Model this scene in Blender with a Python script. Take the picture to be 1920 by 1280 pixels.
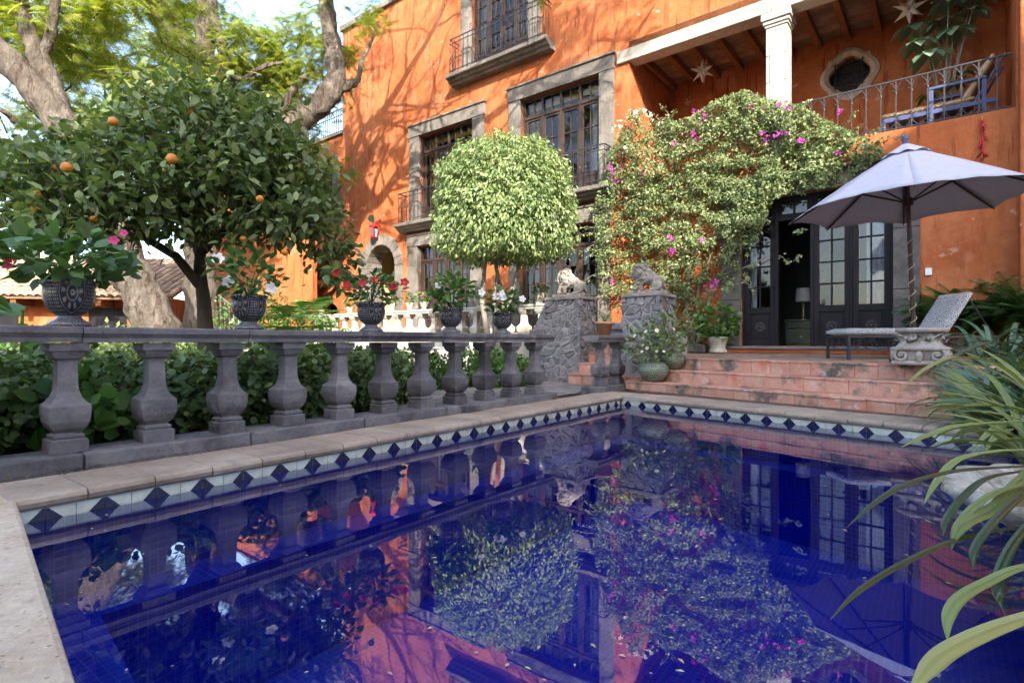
import bpy, bmesh, math, random
import numpy as np
from mathutils import Vector, Matrix
random.seed(7); rng = np.random.default_rng(7)
for o in list(bpy.data.objects): bpy.data.objects.remove(o)
scene = bpy.context.scene; col = scene.collection
# ---------------------------------------------------------------- camera
EYE = 0.74; FPX = 1050.0
cd = bpy.data.cameras.new('camera'); cam = bpy.data.objects.new('camera', cd); col.objects.link(cam)
cam.location = (0, 0, EYE); cam.rotation_euler = (math.radians(90), 0, 0)
cd.sensor_width = 36; cd.lens = FPX/1920*36; cd.clip_start = .05; cd.clip_end = 2000
scene.camera = cam
# ---------------------------------------------------------------- sky and sun
SUN = Vector((.132, -.849, .512)).normalized()
world = bpy.data.worlds.new('World'); scene.world = world; world.use_nodes = True
wn = world.node_tree; wn.nodes.clear()
sky = wn.nodes.new('ShaderNodeTexSky'); sky.sky_type = 'NISHITA'; sky.sun_disc = False
sky.sun_elevation = math.asin(SUN.z); sky.sun_rotation = math.atan2(SUN.x, SUN.y)
sky.air_density = 1.0; sky.dust_density = 2.0; sky.ozone_density = .9
bg = wn.nodes.new('ShaderNodeBackground'); bg.inputs[1].default_value = .15
wo = wn.nodes.new('ShaderNodeOutputWorld'); wn.links.new(sky.outputs[0], bg.inputs[0]); wn.links.new(bg.outputs[0], wo.inputs[0])
sl = bpy.data.lights.new('sun', 'SUN'); sl.energy = 2.85; sl.angle = math.radians(.53); sl.color = (1, .93, .82)
sun = bpy.data.objects.new('sun', sl); col.objects.link(sun); sun.rotation_euler = (-SUN).to_track_quat('-Z', 'Y').to_euler()
vs = scene.view_settings; vs.view_transform = 'Standard'; vs.look = 'None'; vs.exposure = 2.48; vs.gamma = 1; vs.use_curve_mapping = False
scene.render.engine = 'CYCLES'; cy = scene.cycles
cy.use_denoising = True; cy.max_bounces = 6; cy.diffuse_bounces = 3; cy.glossy_bounces = 3; cy.adaptive_threshold = .03; cy.transmission_bounces = 4; cy.transparent_max_bounces = 16
cy.sample_clamp_indirect = 6; cy.caustics_reflective = False; cy.caustics_refractive = False

# ---------------------------------------------------------------- frames of reference
F0 = Vector((4.42, 10.8, 0)); HS = Vector((.7849, -.6197, 0)); HN = Vector((.6197, .7849, 0))   # house front: along, inward
HROT = math.atan2(HS.y, HS.x)
def W(s, y, z): return F0 + HS*s + HN*y + Vector((0, 0, z))
def pix(x, y, Y): return Vector(((x-960)/FPX*Y, Y, EYE+(640-y)/FPX*Y))
def fac(x, y, d=0.):
    rx = (x-960)/FPX; O = F0+HN*d
    t = (O.x*HS.y-O.y*HS.x)/(rx*HS.y-HS.x); P = Vector((rx*t, t, 0))
    return (P-O).dot(HS), EYE+(640-y)/FPX*t
BP = Vector((-2.753, 3.012, 0)); BD = Vector((.624, .7814, 0)).normalized(); BN = Vector((-BD.y, BD.x, 0))   # balustrade: base line, away from pool
def B(k, n, z): return BP + BD*k + BN*n + Vector((0, 0, z))
SP = Vector((1.767, 8.672, 0)); SD = Vector((.5876, -.8092, 0)).normalized(); SN = Vector((-SD.y, SD.x, 0))   # terrace steps
def T(k, n, z): return SP + SD*k + SN*n + Vector((0, 0, z))

# ---------------------------------------------------------------- node helpers
def newmat(name):
    m = bpy.data.materials.new(name); m.use_nodes = True; nt = m.node_tree; nt.nodes.clear()
    out = nt.nodes.new('ShaderNodeOutputMaterial'); return m, nt, out
def nd(nt, t, ins=None, **props):
    n = nt.nodes.new('ShaderNode'+t)
    for k, v in props.items(): setattr(n, k, v)
    for k, v in (ins or {}).items():
        s = n.inputs[k]
        if isinstance(v, bpy.types.NodeSocket): nt.links.new(v, s)
        else:
            if hasattr(s.default_value, '__len__') and len(s.default_value) == 4 and len(v) == 3: v = (*v, 1)
            s.default_value = v
    return n
def ma(nt, op, a, b=None, c=None):
    n = nt.nodes.new('ShaderNodeMath'); n.operation = op
    for i, v in enumerate((a, b, c)):
        if v is None: continue
        if isinstance(v, bpy.types.NodeSocket): nt.links.new(v, n.inputs[i])
        else: n.inputs[i].default_value = v
    return n.outputs[0]
def ramp(nt, fac_, stops, interp='LINEAR'):
    n = nt.nodes.new('ShaderNodeValToRGB'); nt.links.new(fac_, n.inputs[0]); e = n.color_ramp.elements; n.color_ramp.interpolation = interp
    while len(e) < len(stops): e.new(.5)
    for el, (p, c) in zip(e, stops): el.position = p; el.color = (*c, 1) if len(c) == 3 else c
    return n.outputs[0]
def mixc(nt, f, a, b, mode='MIX'):
    n = nt.nodes.new('ShaderNodeMix'); n.data_type = 'RGBA'; n.blend_type = mode
    for i, v in ((0, f), (6, a), (7, b)):
        if isinstance(v, bpy.types.NodeSocket): nt.links.new(v, n.inputs[i])
        else: n.inputs[i].default_value = v if i == 0 else ((*v, 1) if len(v) == 3 else v)
    return n.outputs[2]
def posv(nt, coord='pos', scale=(1, 1, 1), rot=(0, 0, 0)):
    if coord == 'pos': v = nt.nodes.new('ShaderNodeNewGeometry').outputs['Position']
    else: v = nt.nodes.new('ShaderNodeTexCoord').outputs['Object']
    return nd(nt, 'Mapping', {'Vector': v, 'Scale': scale, 'Rotation': rot}).outputs[0]
def noise(nt, v, scale, detail=5, rough=.6, dist=0.):
    return nd(nt, 'TexNoise', {'Vector': v, 'Scale': scale, 'Detail': detail, 'Roughness': rough, 'Distortion': dist}).outputs[0]
def surf(name, cols, scale=2., rough=.85, bump=.3, bscale=25., spec=.25, stain=None, coord='pos', stretch=(1, 1, 1), bdist=.01, pits=0, detail=7, metal=0, objvar=0):
    """stone / stucco / wood / iron: mottled base colour of the thing plus fine relief"""
    m, nt, out = newmat(name); v = posv(nt, coord, stretch)
    f = noise(nt, v, scale, detail, .65); n_ = len(cols)
    c = ramp(nt, f, [(.28+.44*i/max(1, n_-1), k) for i, k in enumerate(cols)])
    f2 = noise(nt, v, scale*9, 4, .6); c = mixc(nt, .35, c, ramp(nt, f2, [(.3, (.55, .55, .55)), (.7, (1.25, 1.25, 1.25))]), 'MULTIPLY')
    if objvar:
        r = nt.nodes.new('ShaderNodeObjectInfo').outputs['Random']
        c = mixc(nt, 1., c, ramp(nt, r, [(0, (1-objvar,)*3), (1, (1+objvar,)*3)]), 'MULTIPLY')
    for st in (stain or []):
        sc, lo, hi, k = st[:4]; g = noise(nt, posv(nt, coord, st[4] if len(st) > 4 else (1, 1, 1)), sc, 6, .65)
        c = mixc(nt, ramp(nt, g, [(lo, (0, 0, 0)), (hi, (1, 1, 1))]), c, k)
    h = noise(nt, v, bscale, 6, .7)
    if pits:
        vo = nd(nt, 'TexVoronoi', {'Vector': v, 'Scale': pits}).outputs[0]
        pm = ramp(nt, vo, [(.08, (0, 0, 0)), (.22, (1, 1, 1))]); h = ma(nt, 'MULTIPLY', h, pm)
        c = mixc(nt, ma(nt, 'MULTIPLY', ma(nt, 'SUBTRACT', 1., pm), .55), c, tuple(.35*x for x in cols[0]))
    bm = nd(nt, 'Bump', {'Strength': bump, 'Distance': bdist, 'Height': h})
    p = nd(nt, 'BsdfPrincipled', {'Base Color': c, 'Roughness': rough, 'Specular IOR Level': spec, 'Metallic': metal, 'Normal': bm.outputs[0]})
    nt.links.new(p.outputs[0], out.inputs[0]); return m
def leafmat(name, cols, trans=.3, rough=.45, spec=.4):
    m, nt, out = newmat(name)
    g = nt.nodes.new('ShaderNodeNewGeometry'); r = g.outputs['Random Per Island']
    n2 = noise(nt, posv(nt, 'pos'), 1.6, 3)
    f = ma(nt, 'ADD', ma(nt, 'MULTIPLY', r, .7), ma(nt, 'MULTIPLY', n2, .3))
    k = len(cols); c = ramp(nt, f, [(.12+.76*i/max(1, k-1), x) for i, x in enumerate(cols)])
    oi = nt.nodes.new('ShaderNodeObjectInfo').outputs['Random']
    c = mixc(nt, 1., c, ramp(nt, oi, [(0, (.75, .78, .75)), (1, (1.25, 1.2, 1.2))]), 'MULTIPLY')
    p = nd(nt, 'BsdfPrincipled', {'Base Color': c, 'Roughness': rough, 'Specular IOR Level': spec})
    t = nd(nt, 'BsdfTranslucent', {'Color': mixc(nt, 1., c, (1.25, 1.35, .55), 'MULTIPLY')})
    mx = nd(nt, 'MixShader', {0: trans, 1: p.outputs[0], 2: t.outputs[0]}); nt.links.new(mx.outputs[0], out.inputs[0]); return m
def plain(name, c, rough=.6, spec=.3, metal=0, trans=0, var=.16):
    m, nt, out = newmat(name)
    v = noise(nt, posv(nt, 'pos'), 14, 5); cc = mixc(nt, 1., c, ramp(nt, v, [(.3, (1-var,)*3), (.7, (1+var,)*3)]), 'MULTIPLY')
    bm = nd(nt, 'Bump', {'Strength': .15, 'Distance': .004, 'Height': noise(nt, posv(nt, 'pos'), 90, 4)})
    p = nd(nt, 'BsdfPrincipled', {'Base Color': cc, 'Roughness': rough, 'Specular IOR Level': spec, 'Metallic': metal, 'Normal': bm.outputs[0]})
    sh = p.outputs[0]
    if trans:
        t = nd(nt, 'BsdfTranslucent', {'Color': cc}); sh = nd(nt, 'MixShader', {0: trans, 1: sh, 2: t.outputs[0]}).outputs[0]
    nt.links.new(sh, out.inputs[0]); return m
def clearmat(name, tint, ior, wav=0., wscale=6., rough=0.):
    """window glass and still water: Fresnel mirror over a clear body"""
    m, nt, out = newmat(name); nrm = None
    ins = {'IOR': ior}; gi = {'Color': (1, 1, 1), 'Roughness': rough}
    if wav:
        b = nd(nt, 'Bump', {'Strength': 1., 'Distance': wav, 'Height': noise(nt, posv(nt, 'pos'), wscale, 2, .5)})
        ins['Normal'] = b.outputs[0]; gi['Normal'] = b.outputs[0]
    fr = nd(nt, 'Fresnel', ins); gl = nd(nt, 'BsdfGlossy', gi); tr = nd(nt, 'BsdfTransparent', {'Color': tint})
    mx = nd(nt, 'MixShader', {0: fr.outputs[0], 1: tr.outputs[0], 2: gl.outputs[0]}); nt.links.new(mx.outputs[0], out.inputs[0]); return m

# ---------------------------------------------------------------- mesh helpers
class MB:
    def __init__(s): s.v = []; s.f = []; s.m = []; s.sm = []
    def add(s, V, F, m=0, sm=False):
        o = len(s.v); s.v += [tuple(p) for p in V]
        for f in F: s.f.append([i+o for i in f]); s.m.append(m); s.sm.append(sm)
    def box(s, x0, x1, y0, y1, z0, z1, m=0):
        s.add([(x0, y0, z0), (x1, y0, z0), (x1, y1, z0), (x0, y1, z0), (x0, y0, z1), (x1, y0, z1), (x1, y1, z1), (x0, y1, z1)],
              [(0, 3, 2, 1), (4, 5, 6, 7), (0, 1, 5, 4), (1, 2, 6, 5), (2, 3, 7, 6), (3, 0, 4, 7)], m); return s
    def hexa(s, bot, top, m=0):
        n = len(bot); s.add(list(bot)+list(top), [tuple(reversed(range(n))), tuple(range(n, 2*n))]+[(i, (i+1) % n, n+(i+1) % n, n+i) for i in range(n)], m); return s
    def poly(s, P, m=0): s.add(P, [tuple(range(len(P)))], m); return s
    def prism(s, P2, y0, y1, m=0, ax='y'):
        g = (lambda a, b, c: (a, c, b)) if ax == 'y' else ((lambda a, b, c: (a, b, c)) if ax == 'z' else (lambda a, b, c: (c, a, b)))
        return s.hexa([g(a, b, y0) for a, b in P2], [g(a, b, y1) for a, b in P2], m)
    def tube(s, P, R, n=8, m=0, caps=True, sm=True):
        P = [Vector(p) for p in P]
        if not hasattr(R, '__len__'): R = [R]*len(P)
        V = []; F = []; pn = None
        for i, p in enumerate(P):
            d = (P[min(i+1, len(P)-1)]-P[max(i-1, 0)]).normalized()
            if d.length < 1e-6: d = Vector((0, 0, 1))
            if pn is None: pn = d.orthogonal().normalized()
            pn = (pn-d*pn.dot(d)); pn = pn.normalized() if pn.length > 1e-6 else d.orthogonal().normalized(); b = d.cross(pn)
            for j in range(n):
                a = 2*math.pi*j/n; V.append(p+(pn*math.cos(a)+b*math.sin(a))*R[i])
        for i in range(len(P)-1):
            for j in range(n): F.append((i*n+j, i*n+(j+1) % n, (i+1)*n+(j+1) % n, (i+1)*n+j))
        s.add(V, F, m, sm)
        if caps: s.add(V[:n], [tuple(reversed(range(n)))], m); s.add(V[-n:], [tuple(range(n))], m)
        return s
    def lathe(s, prof, n=24, c=(0, 0, 0), m=0, sm=True, fn=None):
        V = []; F = []
        for r, z in prof:
            for j in range(n):
                a = 2*math.pi*j/n; q = r*(fn(a, z) if fn else 1); V.append((c[0]+q*math.cos(a), c[1]+q*math.sin(a), c[2]+z))
        for i in range(len(prof)-1):
            for j in range(n): F.append((i*n+j, i*n+(j+1) % n, (i+1)*n+(j+1) % n, (i+1)*n+j))
        s.add(V, F, m, sm); return s
    def sqloft(s, prof, ch=.12, m=0, caps=True):
        """square section swept up a list of (z, half width); corners slightly rounded off"""
        V = []; F = []; n = 8
        for z, h in prof:
            c = h*ch
            for x, y in ((h, -h+c), (h, h-c), (h-c, h), (-h+c, h), (-h, h-c), (-h, -h+c), (-h+c, -h), (h-c, -h)): V.append((x, y, z))
        for i in range(len(prof)-1):
            for j in range(n): F.append((i*n+j, i*n+(j+1) % n, (i+1)*n+(j+1) % n, (i+1)*n+j))
        if caps: F.append(tuple(reversed(range(n)))); F.append(tuple(range(len(V)-n, len(V))))
        s.add(V, F, m); return s
    def sphere(s, c, r, n=10, m=0):
        r = r if hasattr(r, '__len__') else (r, r, r); V = []; F = []; h = n//2+1
        for i in range(h+1):
            t = math.pi*i/h
            for j in range(n):
                a = 2*math.pi*j/n; V.append((c[0]+r[0]*math.sin(t)*math.cos(a), c[1]+r[1]*math.sin(t)*math.sin(a), c[2]-r[2]*math.cos(t)))
        for i in range(h):
            for j in range(n): F.append((i*n+j, i*n+(j+1) % n, (i+1)*n+(j+1) % n, (i+1)*n+j))
        s.add(V, F, m, True); return s
    def mesh(s, name):
        me = bpy.data.meshes.new(name); me.from_pydata(s.v, [], s.f)
        me.polygons.foreach_set('material_index', s.m); me.polygons.foreach_set('use_smooth', s.sm); me.validate(); me.update(); return me
    def build(s, name, mats, parent=None, bevel=0, **kw):
        return O(name, s.mesh(name), mats, parent, bevel, **kw)
def O(name, me, mats=None, parent=None, bevel=0, loc=None, rot=None, scale=None, mw=None, **tags):
    if mats is not None and len(me.materials) == 0:
        for m in (mats if isinstance(mats, (list, tuple)) else [mats]): me.materials.append(m)
    o = bpy.data.objects.new(name, me); col.objects.link(o)
    if parent: o.parent = parent
    if mw is not None: o.matrix_basis = mw
    if loc is not None: o.location = loc
    if rot is not None: o.rotation_euler = rot if hasattr(rot, '__len__') else (0, 0, rot)
    if scale is not None: o.scale = scale if hasattr(scale, '__len__') else (scale,)*3
    if bevel:
        b = o.modifiers.new('bevel', 'BEVEL'); b.width = bevel; b.segments = 2; b.limit_method = 'ANGLE'; b.angle_limit = .7
    tag(o, **tags); return o
def tag(o, label=None, cat=None, group=None, kind=None):
    if label: o['label'] = label
    if cat: o['category'] = cat
    if group: o['group'] = group
    if kind: o['kind'] = kind
    return o
def E(name, loc, rz=0, label=None, cat=None, group=None, kind=None):
    o = bpy.data.objects.new(name, None); col.objects.link(o); o.location = loc; o.rotation_euler = (0, 0, rz); o.empty_display_size = .1
    return tag(o, label, cat, group, kind)
def roughen(me, amp, scale=6., seed=0):
    from mathutils import noise as mn
    for v in me.vertices: v.co += mn.noise_vector(v.co*scale+Vector((seed*3.1, seed*1.7, 0)))*amp
    return me
# leaf templates: x along the leaf, y across, z the leaf's own normal
LEAF = (np.array([(0, 0, 0), (.3, .26, .05), (.68, .2, .02), (1, 0, -.12), (.68, -.2, .02), (.3, -.26, .05), (.35, 0, -.02), (.7, 0, -.05)]),
        np.array([(0, 6, 1), (0, 5, 6), (1, 6, 7), (1, 7, 2), (6, 5, 4), (6, 4, 7), (2, 7, 3), (7, 4, 3)]))
KITE = (np.array([(0, 0, 0), (.42, .27, .05), (1, 0, -.08), (.42, -.27, .05)]), np.array([(0, 2, 1), (0, 3, 2)]))
ROUND = (np.array([(0, 0, 0), (.2, .36, .04), (.6, .42, .03), (1, .1, -.05), (.6, -.42, .03), (.2, -.36, .04), (.45, 0, -.03)]),
         np.array([(0, 6, 1), (1, 6, 2), (2, 6, 3), (3, 6, 4), (4, 6, 5), (5, 6, 0)]))
def fernleaf(n=11, w=.32):
    V = [(0, 0, 0)]; F = []
    V = []; 
    for i in range(n):
        x = .12+.86*i/(n-1); L = w*math.sin(math.pi*min(1, .18+.82*i/(n-1)))**.7+.03; t = .34/n; dz = -.22*x*x
        for sgn in (1, -1):
            o = len(V); V += [(x-t, 0, dz), (x+L*.35, sgn*L, dz-.06-.03*L), (x+t, 0, dz)]; F.append((o, o+1, o+2) if sgn < 0 else (o, o+2, o+1))
    o = len(V); V += [(0, .008, 0), (0, -.008, 0), (.99, 0, -.22)]; F.append((o, o+1, o+2))
    return np.array(V), np.array(F)
FERN = fernleaf()
def nrmz(a): return a/np.maximum(np.linalg.norm(a, axis=-1, keepdims=True), 1e-9)
def leafmesh(name, tmpl, pts, dirs, nrm, size, width=1.):
    tv, tf = tmpl; N = len(pts); X = nrmz(np.asarray(dirs, float)); Z = np.asarray(nrm, float); Z = nrmz(Z-X*(Z*X).sum(1, keepdims=True)); Y = np.cross(Z, X)
    sz = np.broadcast_to(np.asarray(size, float), (N,))[:, None, None]
    V = np.asarray(pts)[:, None, :]+sz*(tv[None, :, 0:1]*X[:, None, :]+width*tv[None, :, 1:2]*Y[:, None, :]+tv[None, :, 2:3]*Z[:, None, :])
    k = len(tv); Fc = (tf[None]+(np.arange(N)*k)[:, None, None]).reshape(-1, 3)
    me = bpy.data.meshes.new(name); me.vertices.add(N*k); me.vertices.foreach_set('co', V.reshape(-1).astype(np.float32))
    nf = len(Fc); me.loops.add(nf*3); me.polygons.add(nf); me.loops.foreach_set('vertex_index', Fc.reshape(-1).astype(np.int32))
    me.polygons.foreach_set('loop_start', (np.arange(nf)*3).astype(np.int32)); me.polygons.foreach_set('loop_total', np.full(nf, 3, np.int32))
    me.update(calc_edges=True); return me
def rdir(n, up=0., spread=1.):
    d = rng.normal(size=(n, 3))*spread; d[:, 2] += up; return nrmz(d)
def tmesh(name, tmpl, width=1.):
    return leafmesh(name, tmpl, [(0, 0, 0)], [(1, 0, 0)], [(0, 0, 1)], 1., width)
def axes(p, x, z, s):
    x = Vector(x).normalized(); z = Vector(z); z = (z-x*z.dot(x)); z = z.normalized() if z.length > 1e-6 else x.orthogonal().normalized(); y = z.cross(x)
    return Matrix(((x.x*s, y.x*s, z.x*s, p[0]), (x.y*s, y.y*s, z.y*s, p[1]), (x.z*s, y.z*s, z.z*s, p[2]), (0, 0, 0, 1)))

# ---------------------------------------------------------------- materials
stucco = surf('orange_stucco', [(.32, .082, .028), (.39, .118, .042), (.45, .155, .062)], .8, .9, .5, 24, .15, stain=[(1.1, .56, .80, (.47, .185, .095)), (2.6, .55, .72, (.25, .058, .022), (1.6, 1.6, .30)), (.9, .58, .72, (.50, .23, .14), (1, 1, .5)), (7, .58, .66, (.20, .048, .02), (1, 1, .10)), (2.2, .64, .67, (.46, .24, .17), (1, 1, 1.4)), (30, .70, .80, (.5, .2, .1))], bdist=.02)
stucco_yellow = surf('cream_stucco', [(.6, .45, .2), (.7, .55, .3)], 1.5, .9, .2)
cantera = surf('cantera_surround', [(.10, .087, .076), (.165, .145, .125), (.235, .21, .18)], 1.7, .9, .6, 28, .2, stain=[(2.5, .52, .72, (.075, .067, .058)), (6, .62, .75, (.29, .26, .23))], pits=16)
lightstone = surf('pale_column_stone', [(.26, .235, .20), (.34, .315, .275), (.42, .395, .35)], 2.2, .9, .4, 30, .2, pits=24)
balstone = surf('balustrade_stone', [(.075, .071, .08), (.115, .108, .118), (.18, .17, .172)], 3.4, .8, .7, 40, .3, stain=[(9, .66, .76, (.30, .285, .28)), (4.5, .54, .62, (.155, .148, .148)), (1.6, .52, .64, (.05, .045, .05)), (16, .66, .72, (.035, .03, .028)), (3, .60, .70, (.21, .19, .17), (1, 1, .4))], objvar=.2)
copestone = surf('coping_stone', [(.22, .17, .125), (.30, .235, .18), (.38, .315, .25)], 2.4, .8, .4, 40, .3, stain=[(5, .58, .72, (.17, .145, .13)), (17, .68, .76, (.5, .45, .4))], objvar=.10)
deckstone = surf('travertine_deck', [(.38, .285, .19), (.47, .37, .265), (.54, .455, .35)], 3.2, .85, .6, 30, .25, stain=[(7, .56, .72, (.25, .18, .12)), (1.5, .55, .75, (.36, .26, .18)), (22, .66, .74, (.56, .5, .42)), (5, .66, .74, (.15, .11, .08), (1, 3, 1))], pits=34)
joint = surf('pale_joint', [(.34, .31, .27), (.42, .39, .35)], 8, .95, .3)
brick = surf('terracotta_step', [(.41, .205, .14), (.48, .26, .19), (.54, .345, .265)], 4.5, .85, .5, 35, .25, stain=[(2.6, .54, .68, (.44, .15, .095)), (2.4, .53, .64, (.11, .095, .08)), (9, .60, .75, (.58, .43, .38)), (5, .6, .68, (.22, .18, .15))], objvar=.1)
floorstone = surf('terrace_floor_brick', [(.20, .13, .095), (.29, .19, .14), (.36, .26, .20)], 3., .85, .4, 35, .2, objvar=.18)
flag = surf('grey_flagstone', [(.13, .12, .115), (.19, .175, .165), (.25, .235, .22)], 3., .85, .4, 30, .25, objvar=.15)
soil = surf('garden_soil', [(.05, .035, .02), (.09, .065, .04), (.12, .1, .06)], 3., .95, .8, 20, .1, bdist=.04)
rubble = surf('rubble_stone', [(.10, .098, .105), (.18, .17, .18), (.27, .255, .25)], 9., .9, .6, 30, .2, stain=[(9, .6, .72, (.36, .33, .30))], objvar=.3)
mortar = surf('lime_mortar', [(.26, .245, .23), (.36, .34, .32)], 6., .95, .6, 30, .1)
lionstone = surf('lion_stone', [(.15, .13, .115), (.24, .215, .19), (.33, .30, .265)], 7., .9, .6, 45, .2, stain=[(8, .58, .7, (.10, .09, .08))])
carvestone = surf('carved_capital_stone', [(.22, .19, .165), (.32, .28, .245), (.40, .36, .32)], 8., .9, .5, 50, .2)
wood = surf('brown_window_wood', [(.022, .012, .009), (.036, .02, .014), (.058, .034, .025)], 3., .55, .2, 60, .4, stretch=(1, 1, .15))
doorwood = surf('dark_door_wood', [(.006, .005, .007), (.010, .0085, .011), (.017, .015, .018)], 3., .6, .2, 60, .18, stretch=(1, 1, .15))
beamwood = surf('weathered_beam', [(.32, .27, .205), (.41, .355, .285), (.48, .43, .36)], 1.5, .85, .4, 40, .15, stain=[(4, .6, .7, (.18, .13, .09), (.3, .3, 6))])
joistwood = surf('ceiling_joist', [(.10, .035, .014), (.15, .055, .02), (.2, .08, .03)], 2., .8, .3, 40)
boardwood = surf('ceiling_board', [(.11, .06, .035), (.17, .1, .06), (.23, .15, .10)], 3., .85, .3, 40, objvar=.25)
iron = surf('wrought_iron', [(.012, .012, .014), (.02, .02, .023), (.032, .03, .03)], 12, .55, .2, 60, .5)
glass = clearmat('window_glass', (.82, .86, .88), 1.55)
water = clearmat('pool_water', (.80, .86, 1.), 2.2, .0005, 3.)
curtain = plain('white_curtain', (.72, .72, .74), .9, .1, trans=.25)
yellowcloth = plain('yellow_blind', (.75, .5, .12), .9, .1, trans=.2)
lilac = plain('lilac_curtain', (.38, .22, .5), .9, .1)
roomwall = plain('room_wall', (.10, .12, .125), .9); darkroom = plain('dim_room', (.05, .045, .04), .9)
tilew = plain('pale_glazed_tile', (.47, .49, .42), .12, .5); tileb = plain('cobalt_glazed_tile', (.006, .007, .04), .35, .3)
bark = surf('jacaranda_bark', [(.085, .068, .055), (.17, .14, .112), (.30, .255, .21)], 5., .95, 1., 11., .1, stretch=(1, 1, .35), bdist=.22, stain=[(7, .54, .62, (.09, .06, .045), (1, 1, .25)), (2.2, .6, .8, (.36, .31, .26))])
bark2 = surf('citrus_bark', [(.05, .04, .032), (.085, .07, .055), (.13, .11, .09)], 5., .9, .6, 30, .1, stretch=(1, 1, .3), bdist=.02)
bark3 = surf('pale_vine_bark', [(.14, .115, .09), (.22, .19, .15), (.32, .28, .23)], 5., .9, .6, 30, .1, bdist=.02)
L_orange = leafmat('citrus_leaf', [(.075, .115, .042), (.13, .18, .065), (.185, .24, .09), (.30, .32, .12)], .32, .45, .4)
L_jac = leafmat('jacaranda_leaf', [(.13, .19, .045), (.20, .27, .06), (.30, .34, .07), (.46, .38, .06)], .45, .6, .2)
L_ficus = leafmat('ficus_leaf', [(.055, .095, .03), (.115, .17, .06), (.185, .25, .09), (.30, .34, .17)], .28, .45, .3)
L_boug = leafmat('bougainvillea_leaf', [(.06, .098, .04), (.125, .172, .07), (.205, .255, .105), (.32, .335, .17)], .3, .5, .35)
L_hedge = leafmat('hedge_leaf', [(.045, .085, .028), (.08, .14, .045), (.12, .19, .06), (.18, .26, .085)], .25, .42, .4)
L_plant = leafmat('pot_plant_leaf', [(.035, .08, .025), (.06, .125, .035), (.10, .18, .05)], .28, .38, .45)
L_strap = leafmat('strap_leaf', [(.06, .10, .03), (.11, .16, .045), (.19, .23, .07), (.34, .33, .14)], .25, .4, .4)
L_blue = leafmat('blue_green_strap_leaf', [(.045, .10, .065), (.075, .15, .10), (.13, .21, .14)], .2, .4, .4)
L_fern = leafmat('fern_frond', [(.03, .075, .022), (.055, .115, .032), (.09, .16, .045)], .25, .5, .3)
L_schef = leafmat('schefflera_leaf', [(.10, .16, .10), (.15, .225, .145), (.21, .29, .19)], .2, .3, .5)
L_big = leafmat('broad_leaf', [(.04, .10, .02), (.07, .15, .03), (.12, .22, .05)], .35, .4, .4)
P_mag = plain('magenta_bract', (.46, .05, .34), .7, .2, trans=.3); P_red = plain('red_petal', (.36, .010, .014), .6, .3, trans=.2)
P_white = plain('white_petal', (.8, .78, .76), .6, .2, trans=.3); P_pale = plain('cream_petal', (.75, .68, .55), .6, .2, trans=.25); P_pink = plain('pink_petal', (.6, .06, .2), .6, .2, trans=.2)
orangeskin = surf('orange_peel', [(.46, .15, .01), (.56, .22, .02)], 5, .45, .3, 120, .4)
canvas = plain('umbrella_canvas', (.46, .455, .525), .95, .05, trans=.12, var=.05); polewood = plain('umbrella_pole_wood', (.045, .022, .015), .5)
terracotta = surf('terracotta_pot', [(.30, .13, .07), (.42, .2, .11), (.5, .28, .18)], 6, .9, .4, 50)
rooftile = surf('roof_tile', [(.30, .19, .13), (.42, .29, .2), (.55, .43, .33)], 4, .9, .5, 30, objvar=.25)
beige = plain('beige_cushion', (.40, .27, .16), .95, .05); bluepaint = plain('blue_painted_wood', (.06, .072, .15), .5, .3)
paper = plain('star_paper', (.62, .52, .42), .8, .1, trans=.3); chili = plain('dried_chili', (.38, .018, .018), .4, .4)
redmetal = plain('red_lantern_metal', (.5, .03, .02), .5); whiteplastic = plain('white_plastic', (.7, .7, .68), .4)
brass = plain('brass', (.35, .22, .07), .3, .5, metal=.8); greenpaint = plain('green_painted_wood', (.085, .10, .055), .5); linen = plain('bed_linen', (.55, .57, .58), .95)
shade_m = plain('lamp_shade_linen', (.5, .5, .48), .9, .1, trans=.2); rope = plain('pale_cord', (.55, .5, .42), .9); whiteiron = plain('white_painted_iron', (.7, .7, .68), .5)
shellstone = surf('scalloped_basin', [(.28, .24, .18), (.42, .39, .33), (.52, .51, .46)], 7, .85, .8, 40, .2, stain=[(9, .52, .64, (.20, .145, .09)), (3, .55, .7, (.16, .13, .08)), (4, .6, .7, (.6, .66, .58))])
deadleaf = leafmat('fallen_leaf', [(.35, .24, .10), (.5, .38, .18), (.62, .52, .3)], .15)
debris_m = leafmat('leaf_litter', [(.03, .018, .012), (.07, .04, .02), (.16, .1, .05)], .1)

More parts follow.
